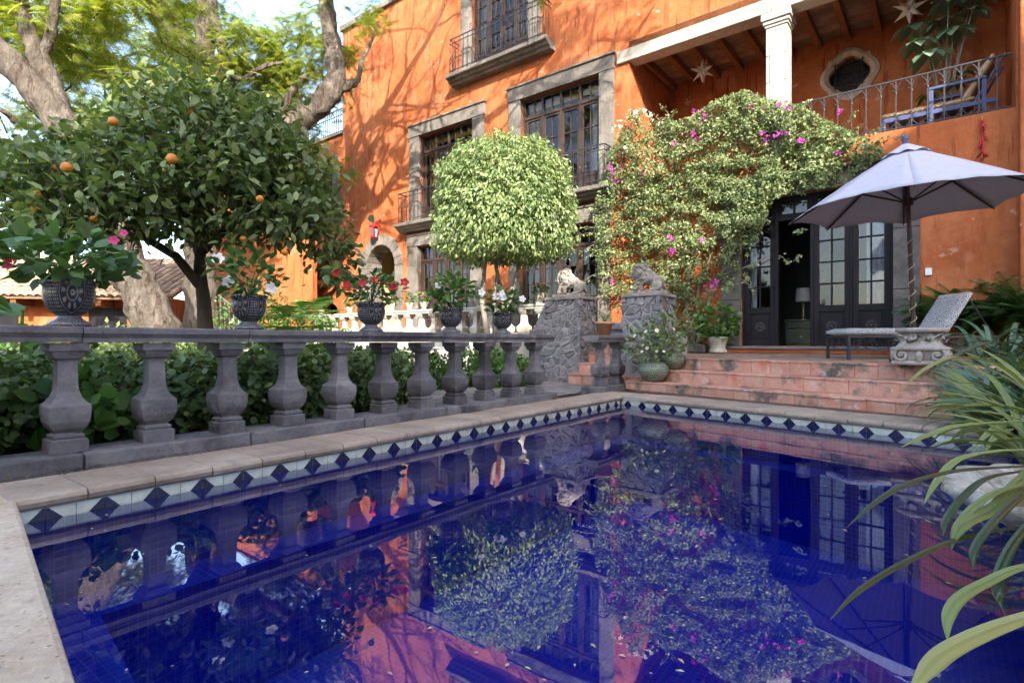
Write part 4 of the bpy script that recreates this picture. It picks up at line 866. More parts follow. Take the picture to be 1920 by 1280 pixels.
def tiledroof(parent, x0, x1, y0, z0, y1, z1, name='roof'):
    """barrel tiles in rows, eave at (y0,z0), ridge at (y1,z1)"""
    rt_ = E(name, (0, 0, 0)); rt_.parent = parent; dv = Vector((0, y1-y0, z1-z0)); Ls = dv.length; du = dv.normalized(); nrm = Vector((0, -du.z, du.y))
    b_ = MB(); b_.hexa([(x0, y0, z0-.06), (x1, y0, z0-.06), (x1, y1, z1-.06), (x0, y1, z1-.06)], [(x0, y0, z0-.02), (x1, y0, z0-.02), (x1, y1, z1-.02), (x0, y1, z1-.02)]); b_.build('roof_deck', boardwood, rt_)
    nr = max(1, int(Ls/.36)); 
    tm = MB(); n = 6; V = []; F = []
    for a_, off_ in ((0, 0), (.40, .02)):
        for i in range(n+1):
            t = math.pi*i/n; V.append(Vector((-.085*math.cos(t), 0, 0))+du*a_+nrm*(.07*math.sin(t)+off_*-1+.02))
    for i in range(n): F.append((i, i+1, n+2+i, n+1+i))
    tm.add(V, F, 0, True); tm = tm.mesh('roof_tile'); tm.materials.append(rooftile)
    x = x0+.09
    while x < x1:
        for k in range(nr): p = Vector((x+random.uniform(-.006, .006), y0, z0))+du*(k*.36-.04)+nrm*random.uniform(-.004, .006); O('roof_tile', tm, None, rt_, loc=p)
        x += .2
    return rt_
tiledroof(wing, -19.5, SL-.1, -1.75, 2.85, .03, 3.75)
for i in range(10): MB().box(-19.2+i*.66, -19.06+i*.66, -1.7, .02, 2.62, 2.76).build('rafter', joistwood, wing, bevel=.008)
MB().box(-19.5, SL-.1, -1.55, -1.38, 2.44, 2.615).build('porch_beam', joistwood, wing)
for x in (-15.2, -17.6): MB().box(x-.2, x+.2, -1.66, -1.26, -.03, 2.32).build('pillar', stucco, wing, bevel=.02); MB().box(x-.25, x+.25, -1.7, -1.22, 2.322, 2.438).build('pillar', stucco, wing, bevel=.02)
# ---------------------------------------------------------------- umbrella, chaise, carved capital, basin
ZT_ = .50
um = E('patio_umbrella', (4.86, 6.75, ZT_), 0, 'large grey-white patio umbrella open over the terrace chaise', 'umbrella')
um.rotation_euler = (0, math.radians(-2.6), 0)
MB().tube([(0, 0, 0), (0, 0, 2.56)], .024, 12).build('pole', polewood, um); MB().lathe([(.0, 2.59), (.03, 2.59), (.036, 2.62), (.028, 2.64), (.04, 2.67), (.036, 2.70), (.018, 2.725), (0, 2.73)], 14).build('finial', bluepaint, um)
UR, UZ, UA = 1.30, 1.86, 2.58; nrib = 8; rot0 = math.radians(12)
def canopy(r, t, ri, sag=.05):                                         # r index, t 0 apex..1 rim
    a = rot0+2*math.pi*r/nrib; R = UR*t; z = UA-(UA-UZ)*t**1.06; s = 1-sag*0; fr_ = (r % 1); k = math.sin(math.pi*fr_)
    R *= math.cos(math.pi/nrib)/math.cos(math.pi*(fr_-.5)*2/nrib) if True else 1
    R *= 1+0*k; return (R*math.cos(a)*(1-.045*k*t), R*math.sin(a)*(1-.045*k*t), z+.035*k*t*(1 if t > .1 else 0)+.006*math.sin(a*23+t*9)*t*k+.004*math.sin(t*31+a*11)*k)
for r in range(nrib):
    b_ = MB(); V = []; F = []; nu, nv = 8, 10
    for i in range(nv+1):
        for j in range(nu+1): V.append(canopy(r+j/nu*.999, .03+.97*i/nv, r))
    for i in range(nv):
        for j in range(nu): q = i*(nu+1)+j; F.append((q, q+nu+1, q+nu+2, q+1))
    b_.add(V, F, 0, True); p_ = b_.build('canopy_panel', canvas, um); so = p_.modifiers.new('s', 'SOLIDIFY'); so.thickness = .004
    e0 = canopy(r, 1., r); MB().tube([canopy(r, .04, r), canopy(r, .5, r), e0], .0, 4)
    q0 = Vector(canopy(r, .05, r))-Vector((0, 0, .03)); q1 = Vector(e0)-Vector((0, 0, .02)); MB().tube([q0, (q0+q1)/2-Vector((0, 0, .0)), q1], [.014, .014, .009], 6).build('rib', polewood, um)
    m1 = q0.lerp(q1, .48)-Vector((0, 0, .01)); MB().tube([(0.03*math.cos(rot0+2*math.pi*r/nrib), .03*math.sin(rot0+2*math.pi*r/nrib), 1.92), m1], .010, 6).build('strut', polewood, um)
b_ = MB(); V = []; F = []; N = 48
for t, zz in ((.0, .055), (.10, .045), (.2, .03)):
    for j in range(N): x, y, z = canopy(j/N*nrib*.9999, max(t, .01), 0); V.append((x, y, z+zz+(.012*math.sin(j*1.1) if t > .15 else 0)))
for i in range(2):
    for j in range(N): F.append((i*N+j, (i+1)*N+j, (i+1)*N+(j+1) % N, i*N+(j+1) % N))
b_.add(V, F, 0, True); b_.build('vent_flap', canvas, um); MB().lathe([(.05, 1.88), (.055, 1.90), (.055, 1.95), (.04, 1.97)], 14).build('hub', polewood, um)
MB().tube([(.035*math.cos(i*.55), .035*math.sin(i*.55), .22+i*.014) for i in range(96)], .0045, 5).build('cord', rope, um)
MB().lathe([(0, 0), (.26, 0), (.26, .04), (.06, .07), (.04, .30), (.0, .3)], 24).build('base', iron, um)

ch = E('chaise_longue', (4.44, 7.40, ZT_), math.radians(-2), 'black iron chaise longue with blue and white print cushion on the terrace', 'chaise')
def iron_leg(x, y, h=.30): MB().box(x-.016, x+.016, y-.016, y+.016, 0, h).build('leg', iron, ch)
CL, CW = 1.95, .56
for x in (.02, .95, CL-.02):
    for y in (.02, CW-.02): iron_leg(x, y)
f = MB()
for y in (.02, CW-.02): f.box(.0, CL, y-.013, y+.013, .29, .315); f.box(.0, CL, y-.01, y+.01, .115, .135)
for x in (.02, CL-.02): f.box(x-.013, x+.013, .033, CW-.033, .29, .315); f.box(x-.01, x+.01, .033, CW-.033, .115, .135)
f.build('frame', iron, ch); sc = MB()
for y in (.02, CW-.02):
    for i in range(8):
        cx = .15+i*.22; spiral(sc, cx, .215, y, .075, 1.15, math.pi/2*(1 if i % 2 else -1), 1 if i % 2 else -1, .006); sc.tube([(cx-.1+.2*t, y, .215+.07*math.sin(t*2*math.pi)*(1 if i % 2 else -1)) for t in [k/10 for k in range(11)]], .005, 5)
sc.build('scroll_work', iron, ch); s2 = MB()
for x in (.02,):
    for i in range(3): 
        k = len(s2.v); spiral(s2, .12+i*.16, .215, x, .06, 1.1, math.pi/2, 1, .006); s2.v[k:] = [(p[1], p[0], p[2]) for p in s2.v[k:]]
s2.build('scroll_work', iron, ch)
def cushionbox(L, w, t, nm, n=10):
    b_ = MB(); V = []; F = []; nu, nv = 14, 8
    for side in (0, 1):
        for i in range(nu+1):
            for j in range(nv+1):
                u, v = i/nu, j/nv; ed = min(1, min(u, 1-u)*12)*min(1, min(v, 1-v)*7); z = (t/2)*(.45+.55*ed**.5)*(1+.06*math.sin(u*19)*math.sin(v*9)); V.append((u*L, v*w, t/2+(z if side else -z)))
    k = (nu+1)*(nv+1)
    for i in range(nu):
        for j in range(nv): q = i*(nv+1)+j; F.append((q, q+1, q+nv+2, q+nv+1)); F.append((k+q, k+q+nv+1, k+q+nv+2, k+q+1))
    for i in range(nu): q = i*(nv+1); F.append((q, q+nv+1, k+q+nv+1, k+q)); q += nv; F.append((q+nv+1, q, k+q, k+q+nv+1))
    for j in range(nv): F.append((j+1, j, k+j, k+j+1)); q = nu*(nv+1)+j; F.append((q, q+1, k+q+1, k+q))
    b_.add(V, F, 0, True); return b_.mesh(nm)
O('seat_cushion', cushionbox(1.28, CW, .105, 'seat_cushion'), cushion, ch, loc=(0, 0, .315)); O('back_cushion', cushionbox(.62, CW, .10, 'back_cushion'), cushion, ch, loc=(1.30, 0, .325), rot=(0, math.radians(-58), 0))
bf = MB()
for y in (.03, CW-.03): bf.tube([(1.26, y, .305), (1.62, y, .86)], .012, 6); bf.tube([(1.58, y, .80), (1.9, y, .31)], .009, 6)
bf.tube([(1.62, .03, .86), (1.62, CW-.03, .86)], .012, 6); bf.build('back_frame', iron, ch)

cp = E('carved_capital', (4.47, 6.12, .487), math.radians(-40), 'grey stone column capital used as a low table beside the chaise', 'capital')
b_ = MB()
for sx in (-1, 1):
    for sy in (-1, 1): pass
b_.box(-.25, .25, -.25, .25, 0, .05); b_.build('base_block', carvestone, cp, bevel=.02)
v_ = MB()
for fx in range(4):
    k = len(v_.v)
    for sg in (-1, 1):
        spiral(v_, sg*.155, .105, -.235, .075, 1.6, math.pi/2, -sg, .021, 26); v_.sphere((sg*.155, -.235, .105), .022, 8)
    v_.sphere((0, -.245, .10), (.035, .03, .055), 10); v_.sphere((0, -.25, .06), (.025, .02, .03), 8)
    a_ = fx*math.pi/2; v_.v[k:] = [(p[0]*math.cos(a_)-p[1]*math.sin(a_), p[0]*math.sin(a_)+p[1]*math.cos(a_), p[2]) for p in v_.v[k:]]
v_.build('volute', carvestone, cp)
MB().sqloft([(.05, .215), (.155, .225), (.158, .262), (.185, .268), (.19, .235), (.215, .195), (.26, .170), (.34, .160), (.345, .2)], .25).build('bell', carvestone, cp, bevel=.008)
def acanthus(h, w, curl):
    b2 = MB(); V = []; F = []; nu, nv = 7, 8
    for i in range(nv+1):
        t = i/nv; hw = w*(.45+.55*math.sin(math.pi*min(1, t*.85+.1)))*(1-.75*max(0, t-.72)/.28)
        for j in range(nu): u = j/(nu-1)*2-1; V.append((u*hw*(1+.12*math.cos(i*2.6)), -(.012+curl*t**3)+.022*abs(u)-.012*math.cos(u*9), h*t-curl*.5*max(0, t-.8)*4*t))
    for i in range(nv):
        for j in range(nu-1): q = i*nu+j; F.append((q, q+1, q+nu+1, q+nu))
    b2.add(V, F, 0, True); return b2
for i in range(8):
    a_ = i*math.pi/4; r_ = .165 if i % 2 == 0 else .20; me = acanthus(.14, .062, .065).mesh('acanthus_leaf'); o = O('acanthus_leaf', me, carvestone, cp, loc=(r_*math.sin(a_), -r_*math.cos(a_), .20), rot=a_); so = o.modifiers.new('s', 'SOLIDIFY'); so.thickness = .02; so.offset = -1
    me = acanthus(.10, .07, .05).mesh('acanthus_leaf'); o = O('acanthus_leaf', me, carvestone, cp, loc=((r_-.01)*math.sin(a_+.39), -(r_-.01)*math.cos(a_+.39), .345), rot=(math.pi*.0, 0, a_+.39), scale=(1, 1, -1)); so = o.modifiers.new('s', 'SOLIDIFY'); so.thickness = .025; so.offset = -1
MB().lathe([(0, .345), (.21, .345), (.235, .36), (.24, .385), (.225, .40), (.0, .402)], 28).build('top_slab', carvestone, cp)
# shell basin overhanging the right edge of the pool
bs = E('shell_basin', (2.02, 1.78, 0), 0, 'mossy white scalloped stone basin on the pool edge under strap leaves', 'basin')
def scal(a, z): return 1+(.10*abs(math.cos(a*8))**.7-.05)*max(0, (z-.05)/.17)
MB().lathe([(.0, .0), (.2, .0), (.2, .04), (.14, .06), (.2, .075), (.34, .10), (.47, .145), (.56, .20), (.595, .225), (.585, .25), (.53, .245), (.46, .20), (.36, .15), (.2, .12), (0, .11)], 108, fn=scal).build('basin_bowl', shellstone, bs)
MB().lathe([(0, .196), (.44, .196)], 40).build('basin_water', plain('murky_moss', (.11, .10, .045), .35, .4), bs); bs.scale = (.86, .86, .95)

# ---------------------------------------------------------------- loggia things
ll = E('loggia_lounger', W(2.20, .50, 4.238), HROT, 'blue wooden lounger with beige cushions on the upper loggia', 'lounger')
for x in (.05, .72, 1.40):
    for y in (0, .58): MB().box(x-.03, x+.03, y-.03, y+.03, 0, .70 if x > .6 else .36).build('leg', bluepaint, ll, bevel=.004)
for y in (0, .58):
    MB().box(.05, 1.55, y-.025, y+.025, .30, .37).build('side_rail', bluepaint, ll, bevel=.004); MB().box(.69, 1.43, y-.04, y+.04, .701, .745).build('armrest', bluepaint, ll, bevel=.006)
for i in range(7): MB().box(.1+i*.17, .2+i*.17, .0, .58, .372, .385).build('slat', bluepaint, ll)
O('seat_cushion', cushionbox(1.25, .56, .10, 'seat_cushion'), beige, ll, loc=(.03, .01, .386)); O('back_cushion', cushionbox(.72, .56, .11, 'back_cushion'), beige, ll, loc=(1.20, .01, .42), rot=(0, math.radians(-60), 0))
MB().tube([(1.28, .03, .36), (1.66, .03, 1.04)], .022, 6).build('back_rail', bluepaint, ll); MB().tube([(1.28, .56, .36), (1.66, .56, 1.04)], .022, 6).build('back_rail', bluepaint, ll)
def star(name, s, y, z, r, label):
    root = E(name, W(s, y, z), HROT+.3, label, 'lantern', 'paper star lanterns in the loggia'); dirs = []
    for i in range(12): zz = 1-2*(i+.5)/12; a_ = i*2.39996; q = math.sqrt(1-zz*zz); dirs.append(Vector((q*math.cos(a_), q*math.sin(a_), zz)))
    dirs += [Vector((0, 0, 1)), Vector((0, 0, -1))]; MB().sphere((0, 0, 0), r*.36, 10).build('core', paper, root); me = MB().lathe([(.20, .25), (.001, 1.)], 4, sm=False).mesh('ray'); me.materials.append(paper)
    for d in dirs: O('ray', me, None, root, mw=d.to_track_quat('Z', 'Y').to_matrix().to_4x4() @ Matrix.Scale(r, 4))
    MB().tube([(0, 0, r*.9), (0, 0, 7.09-z)], .004, 4).build('cord', iron, root)
star('star_lantern', *fac(1317, 130, 1.)[:1], 1., 6.66, .27, 'pale paper star lantern hanging in the left bay of the loggia'); star('star_lantern', 2.597, 1., 6.66, .28, 'pale paper star lantern hanging above the big leaved plant')
# strings of dried chilies
def ristra(s, z1, z0, label, seed, w=.05):
    r = random.Random(seed); root = E('chili_string', W(s, -.03, z1), HROT, label, 'chili string', 'dried red chilies hung on the wall'); n = int((z1-z0)/.018); MB().tube([(0, 0, .05), (0, 0, z0-z1)], .004, 4).build('cord', rope, root)
    me = MB().tube([(0, 0, 0), (.01, 0, -.02), (.02, 0, -.05), (.018, 0, -.075)], [.006, .009, .007, .001], 6).mesh('chili_pod'); me.materials.append(chili)
    for i in range(n): O('chili_pod', me, None, root, loc=(r.uniform(-.4, .4)*w, r.uniform(-.02, .01), -i*.018), rot=(r.uniform(-.6, .6), r.uniform(-.9, .9), r.uniform(0, 6.28)), scale=r.uniform(.8, 1.3)*(1+.5*i/n))
ristra(3.56, 4.15, 3.55, 'string of dried red chilies hanging above the umbrella on the right wall', 3); ristra(3.55, 3.15, 2.96, 'short string of red chilies hanging just below the umbrella edge', 5, .16); ristra(-10.86, 4.62, 4.28, 'string of red chilies on the wall above the arch lantern', 9, .12)
ln = E('wall_lantern', W(-10.93, -.22, 3.98), HROT, 'red metal wall lantern above the stone arch', 'lantern')
f = MB(); 
for x in (-.1, .1):
    for y in (-.1, .1): f.tube([(x*.8, y*.8, 0), (x, y, .32)], .012, 5)
for z, k in ((0, .8), (.32, 1.)): f.box(-.11*k, .11*k, -.11*k, .11*k, z-.012, z+.012)
f.lathe([(.15, .335), (.05, .43), (.02, .47), (0, .48)], 8); f.tube([(0, 0, .45), (0, .1, .52), (0, .22, .5)], .012, 5); f.build('lantern_frame', redmetal, ln)
for a_ in range(4): o = MB().poly([(-.085, -.092, .02), (.085, -.092, .02), (.095, -.098, .31), (-.095, -.098, .31)]).build('pane', glass, ln, rot=a_*math.pi/2)
MB().lathe([(0, .02), (.045, .02), (.045, .2), (0, .21)], 10).build('candle', P_white, ln)
# white iron garden furniture glimpsed beyond the balustrade
gc = E('garden_table', pix(812, 690, 9.0).xy.to_3d(), HROT, 'white iron garden table with curled legs beyond the balustrade', 'table')
MB().lathe([(0, .62), (.36, .62), (.37, .635), (.36, .65), (0, .65)], 28).build('table_top', whiteiron, gc)
for i in range(3):
    a_ = i*2.094; MB().tube([(.05*math.cos(a_), .05*math.sin(a_), .62), (.16*math.cos(a_), .16*math.sin(a_), .5), (.10*math.cos(a_), .10*math.sin(a_), .3), (.2*math.cos(a_), .2*math.sin(a_), .1), (.30*math.cos(a_), .30*math.sin(a_), .01)], .013, 6).build('leg', whiteiron, gc)

# ---------------------------------------------------------------- pots and planted things
LM = {}
def lm(tm, mat, width=1.):
    k = (id(tm), mat.name, width)
    if k not in LM: me = tmesh('leaf', tm, width); me.materials.append(mat); LM[k] = me
    return LM[k]
def petalmesh(n=5, w=.78, cup=.35):
    V = []; F = []
    for i in range(n):
        a_ = 2*math.pi*i/n; d = Vector((math.cos(a_), math.sin(a_), 0)); q = Vector((-d.y, d.x, 0)); o = len(V)
        V += [d*.08, d*.55+q*w*.55+Vector((0, 0, cup*.5)), d*.95+q*w*.4+Vector((0, 0, cup*.75)), d*1.02-q*w*.3+Vector((0, 0, cup*.7)), d*.55-q*w*.55+Vector((0, 0, cup*.5))]; F += [(o, o+1, o+2, o+3, o+4)]
    b_ = MB(); b_.add(V, F, 0, True); b_.sphere((0, 0, .12), (.07, .07, .14), 6); return b_
FLW = {}
def flower(parent, p, d, s, mat):
    if mat.name not in FLW: FLW[mat.name] = petalmesh().mesh('flower'); FLW[mat.name].materials.append(mat)
    O('flower', FLW[mat.name], None, parent, mw=Matrix.Translation(p) @ Vector(d).to_track_quat('Z', 'Y').to_matrix().to_4x4() @ Matrix.Scale(s, 4))
def leafy(parent, c, rad, n, size, mat, tm=LEAF, width=1., stems=9, seed=0, droop=0., inner=.35, smat=None, flat=1.):
    """a bushy pot plant: stems out of c, leaves (each its own piece) through an ellipsoid above it"""
    r = random.Random(seed); me = lm(tm, mat, width); c = Vector(c); sb_ = MB()
    for i in range(stems):
        a_ = r.uniform(0, 6.28); q = r.uniform(.3, .9); e = c+Vector((rad[0]*q*math.cos(a_), rad[1]*q*math.sin(a_), rad[2]*r.uniform(.9, 1.7))); sb_.tube([c, c.lerp(e, .5)+Vector((0, 0, rad[2]*.25)), e], [.006, .005, .003], 4)
    sb_.build('stem', smat or L_plant, parent)
    for i in range(n):
        d = Vector((r.gauss(0, 1), r.gauss(0, 1), r.gauss(0, 1))).normalized(); q = r.uniform(inner, 1)**.6; p = c+Vector((0, 0, rad[2]))+Vector((d.x*rad[0]*q, d.y*rad[1]*q, d.z*rad[2]*q))
        x = Vector((d.x, d.y, d.z*.5+.15-droop))+Vector((r.gauss(0, .4), r.gauss(0, .4), r.gauss(0, .35))); nrm = Vector((r.gauss(0, .5), r.gauss(0, .5), 1))+d*.6
        O('leaf', me, None, parent, mw=axes(p, x, nrm, size*r.uniform(.65, 1.15)))
URN = [(0, 0), (.105, 0), (.108, .012), (.085, .03), (.062, .045), (.055, .062), (.075, .075), (.105, .105), (.121, .15), (.125, .195), (.122, .225), (.132, .238), (.138, .25), (.134, .262), (.118, .262), (.11, .23), (0, .225)]
urn_me = MB().lathe(URN[5:], 32).mesh('urn_bowl'); foot_me = MB().lathe(URN[:6], 32).mesh('urn_foot'); urn_me.materials.append(talav); foot_me.materials.append(talavfoot)
def urnk(x):
    P = B(0, .165, 0); rx = (x-960)/FPX; t = (P.x*BD.y-P.y*BD.x)/(rx*BD.y-BD.x); return (Vector((rx*t, t, 0))-P).dot(BD)
URNS = [(130, 'black and white urn with red hibiscus, nearest on the long balustrade', 1.04), (467, 'black and white urn with white flowers beside the orange tree trunk', .98), (696, 'black urn with red flowers, middle one on the long balustrade', 1.0), (845, 'black urn with tall pale green leaves, second from the balustrade end', 1.0), (942, 'black urn with white mandevilla flowers at the far end of the balustrade', .95)]
for i, (x, lab, s) in enumerate(URNS):
    root = E('potted_plant', B(urnk(x), .165, .831), .7*i, lab, 'potted plant', 'black urns on the long balustrade')
    O('urn_bowl', urn_me, None, root, scale=s); O('urn_foot', foot_me, None, root, scale=s); MB().lathe([(0, .24*s), (.11*s, .235*s)], 16).build('soil', soil, root)
    c = (0, 0, .24*s)
    if i == 0:
        leafy(root, c, (.33, .33, .15), 190, .115, L_plant, ROUND, .95, 9, 1); leafy(root, (0, 0, .25), (.12, .12, .13), 40, .09, L_big, LEAF, .9, 3, 2)
        vr = Matrix.Rotation(-.7*i, 3, 'Z')
        flower(root, (-.20, -.16, .36), (-.3, -1, .4), .055, P_red); flower(root, (.34, -.1, .50), (.4, -.8, .1), .028, P_pink); flower(root, (.33, .0, .56), (.4, -.8, .3), .022, P_pink)
    elif i == 1:
        leafy(root, c, (.26, .26, .17), 170, .10, L_plant, LEAF, .95, 8, 3, inner=.2)
        for p in ((-.17, -.1, .34), (.1, -.2, .3), (-.2, .05, .52)): flower(root, p, (p[0]-.2, -1, .3), .045, P_white)
    elif i == 2:
        leafy(root, c, (.28, .28, .15), 220, .09, L_plant, LEAF, .85, 10, 5, inner=.15)
        for p in ((-.02, -.2, .42), (.1, -.22, .44), (.22, -.1, .40), (-.28, -.1, .52), (.3, .02, .45), (-.16, -.2, .4)): q = Matrix.Rotation(-.7*i, 3, 'Z') @ Vector(p); flower(root, q, Matrix.Rotation(-.7*i, 3, 'Z') @ Vector((p[0], -1, .3)), .042, P_red)
    elif i == 3:
        leafy(root, c, (.25, .25, .19), 180, .115, L_big, LEAF, .95, 8, 7, inner=.1)
        for p in ((.33, -.06, .42), (-.1, -.2, .48)): q = Matrix.Rotation(-.7*i, 3, 'Z') @ Vector(p); flower(root, q, Matrix.Rotation(-.7*i, 3, 'Z') @ Vector((p[0], -1, .3)), .04, P_white)
    else:
        leafy(root, c, (.26, .26, .14), 180, .095, L_plant, LEAF, .9, 8, 9, inner=.1)
        for p in ((-.06, -.2, .42), (.02, -.22, .40), (.23, -.1, .40), (.0, -.12, .46)): q = Matrix.Rotation(-.7*i, 3, 'Z') @ Vector(p); flower(root, q, Matrix.Rotation(-.7*i, 3, 'Z') @ Vector((p[0], -1, .3)), .042, P_white)
# small cream pots along the far rail
sp_me = MB().lathe([(0, 0), (.075, 0), (.06, .03), (.05, .045), (.09, .10), (.105, .16), (.12, .19), (.105, .19), (.09, .16), (0, .15)], 20).mesh('pot'); sp_me.materials.append(paleglaze)
for i, (x, lab, fm_) in enumerate([(602, 'cream pot with low succulent, first on the far balustrade beside the palm fronds', None), (656, 'cream pot of bushy green on the far balustrade left of the arch', None), (678, 'second cream pot of green on the far balustrade below the arch', None), (735, 'cream pot on the far balustrade directly right of the arch', None), (768, 'small cream pot of sprigs on the far balustrade near the lilac curtain', None), (795, 'cream pot with pink geranium on the far balustrade before the lilac curtained window', P_pink), (898, 'cream pot hidden behind the urns on the far balustrade', None), (1011, 'cream pot of red and pink geraniums beside the sunlit lion', P_red)]):
    s_, _ = fac(x, 580, FB); root = E('potted_plant', W(s_, FB, 1.496), i, lab, 'potted plant', 'small flower pots on the far balustrade')
    k = 1.15 if i == 7 else .95; O('pot', sp_me, None, root, scale=k); leafy(root, (0, 0, .16), (.19, .19, .13), 75, .085, L_hedge if i % 2 else L_big, ROUND if i % 2 else LEAF, .9, 6, 40+i, inner=.1)
    if fm_:
        for q in range(5): a_ = q*1.3+2; flower(root, (.15*math.cos(a_), .15*math.sin(a_), .33+.03*(q % 3)), (math.cos(a_), math.sin(a_), .6), .035, fm_ if q % 2 == 0 else P_pink)
# two green-patterned bowls on the steps
bowl_me = MB().lathe([(0, 0), (.10, 0), (.16, .04), (.215, .11), (.235, .17), (.225, .22), (.19, .26), (.175, .275), (.19, .29), (.195, .30), (.175, .30), (.16, .275), (0, .26)], 36).mesh('bowl'); bowl_me.materials.append(greenglaze)
for i, (p, s, lab) in enumerate([((2.13, 8.44, .136), 1.0, 'round green patterned bowl with white flowering shrub on the lowest step'), ((2.47, 8.66, .312), .9, 'round green patterned bowl behind the larger one on the second step')]):
    root = E('potted_plant', p, i*1.1, lab, 'potted plant', 'green patterned bowls at the left end of the steps'); O('bowl', bowl_me, None, root, scale=s)
    leafy(root, (0, 0, .24), (.54 if i == 0 else .46, .54 if i == 0 else .46, .33), 300, .10, L_hedge, LEAF, .75, 22, 60+i, inner=.05, smat=bark3)
    if i == 0:
        for q in range(12): a_ = random.uniform(3.4, 6.4); rr = random.uniform(.2, .42); flower(root, (rr*math.cos(a_), rr*math.sin(a_), random.uniform(.45, .8)), (math.cos(a_), math.sin(a_), .5), random.uniform(.022, .036), P_pale)
# terracotta pot on the short balustrade, round shrub by the door, trough
root = E('potted_plant', B(6.86, .165, .831), 0, 'terracotta pot of herbs on the short balustrade', 'potted plant'); MB().lathe([(0, 0), (.09, 0), (.125, .17), (.14, .17), (.142, .205), (.125, .205), (.115, .17), (0, .17)], 24).build('pot', terracotta, root)
leafy(root, (0, 0, .18), (.13, .13, .11), 90, .055, L_boug, LEAF, .6, 14, 71, inner=.1)
root = E('potted_plant', W(-.28, -.5, .527), 0, 'round leafy shrub in a pale pot left of the terrace door', 'potted plant'); MB().lathe([(0, 0), (.17, 0), (.16, .04), (.13, .1), (.16, .2), (.2, .3), (.19, .3), (0, .28)], 24).build('pot', paleglaze, root)
leafy(root, (0, 0, .22), (.40, .40, .36), 300, .12, L_big, ROUND, 1., 16, 72, inner=.35)
tr_ = E('stone_trough', W(-.95, -.32, .522), HROT, 'low grey stone trough at the foot of the bougainvillea', 'trough'); b_ = MB(); b_.box(-.42, .42, -.17, .17, 0, .17); me = roughen(b_.mesh('trough_body'), .006, 6, 2); O('trough_body', me, flag, tr_, bevel=.03); MB().box(-.38, .38, -.13, .13, .171, .178).build('soil', soil, tr_)
# schefflera in the loggia
sf = E('schefflera', W(3.1, 1.15, 4.238), HROT, 'tall umbrella plant with drooping whorled leaves at the right end of the loggia', 'plant')
MB().lathe([(0, 0), (.17, 0), (.22, .32), (.24, .32), (.24, .36), (.2, .36), (0, .33)], 24).build('pot', terracotta, sf)
big_me = lm(LEAF, L_schef, 1.15); r = random.Random(5)
for i, (x, y, z) in enumerate([(-.05, 0, 2.15), (-.32, -.1, 1.85), (.12, -.15, 1.88), (-.2, -.25, 1.55), (.32, -.05, 2.15), (.05, -.3, 2.35), (.45, -.2, 2.4), (-.42, .1, 2.25), (-.1, -.1, .95), (.15, -.15, .95), (-.25, -.1, .85), (.0, .1, .7), (.25, .1, 1.2)]):
    small = i > 7; MB().tube([(0, 0, .33), (x*.4, y*.4, z*.55), (x, y, z)], [.018, .014, .008], 6).build('stem', bark3, sf)
    for k in range(8): a_ = k*math.pi/4+r.uniform(-.15, .15); d = Vector((math.cos(a_), math.sin(a_), -.55+r.uniform(-.25, .2))); O('leaf', big_me if not small else lm(LEAF, L_big, .8), None, sf, mw=axes((x+.03*math.cos(a_), y+.03*math.sin(a_), z), d, (math.cos(a_)*.4, math.sin(a_)*.4, 1), (.22 if small else .40)*r.uniform(.85, 1.1)))
# ---------------------------------------------------------------- arching strap leaves, ferns
def blademesh(mat, arch=.8, w=.035, n=12, seed=0):
    V = []; F = []; r = random.Random(seed); tw = r.uniform(-.6, .6)
    for i in range(n+1):
        t = i/n; a = math.radians(78)-arch*2.3*t; hw = w*(.55+.9*t*(1-t)*1.6)*(1 if t < .75 else max(.02, (1-t)/.25)**.7)
        if i == 0: x = z = 0.
        else: x += math.cos(a)/n; z += math.sin(a)/n
        c, s = math.cos(tw*t), math.sin(tw*t); V += [(x, -hw*c, z-hw*s+hw*.3), (x, -hw*.5*c, z-hw*.5*s+hw*.02), (x, 0, z+hw*.1), (x, hw*.5*c, z+hw*.5*s+hw*.02), (x, hw*c, z+hw*s+hw*.3)]
    for i in range(n):
        for j in range(4): q = i*5+j; F.append((q, q+1, q+6, q+5))
    b_ = MB(); b_.add(V, F, 0, False); me = b_.mesh('leaf'); me.materials.append(mat); return me
def clump(label, p, n, L, mats, seed, name='strap_leaf_plant', w=.03, spread=.12, amin=.45, amax=1.0, sector=None, group=None):
    r = random.Random(seed); root = E(name, p, 0, label, 'plant', group); ms = [blademesh(m_, r.uniform(amin, amax), w, 12, seed+i) for i in range(3) for m_ in mats]
    for i in range(n):
        a_ = r.uniform(0, 6.28) if not sector else r.uniform(*sector); q = spread*math.sqrt(r.random()); l = L*r.uniform(.6, 1.1)
        O('leaf', ms[i % len(ms)], None, root, loc=(q*math.cos(a_*1.7), q*math.sin(a_*1.7), 0), rot=(0, r.uniform(-.35, .25), a_), scale=(l, l, l))
    return root
clump('clump of blue-green strap leaves beside the chaise at the end of the terrace', (4.85, 5.40, .1), 110, .8, [L_blue, L_strap], 3, spread=.35)
clump('dense clump of strap leaves at the right end of the brick steps', (4.15, 4.66, .0), 150, .8, [L_blue, L_strap], 8, spread=.35)
clump('yellow-green strap leaf clump arching over the far right pool corner', (3.42, 3.66, .0), 150, .8, [L_strap, L_strap, L_blue], 12, w=.034, spread=.25)
clump('strap leaf clump behind the scalloped basin', (2.78, 2.72, .0), 90, .82, [L_strap], 21, w=.022, spread=.2)
clump('tall strap leaves behind the terrace steps at the right edge', (5.3, 5.9, .45), 50, .9, [L_blue], 33, spread=.35)
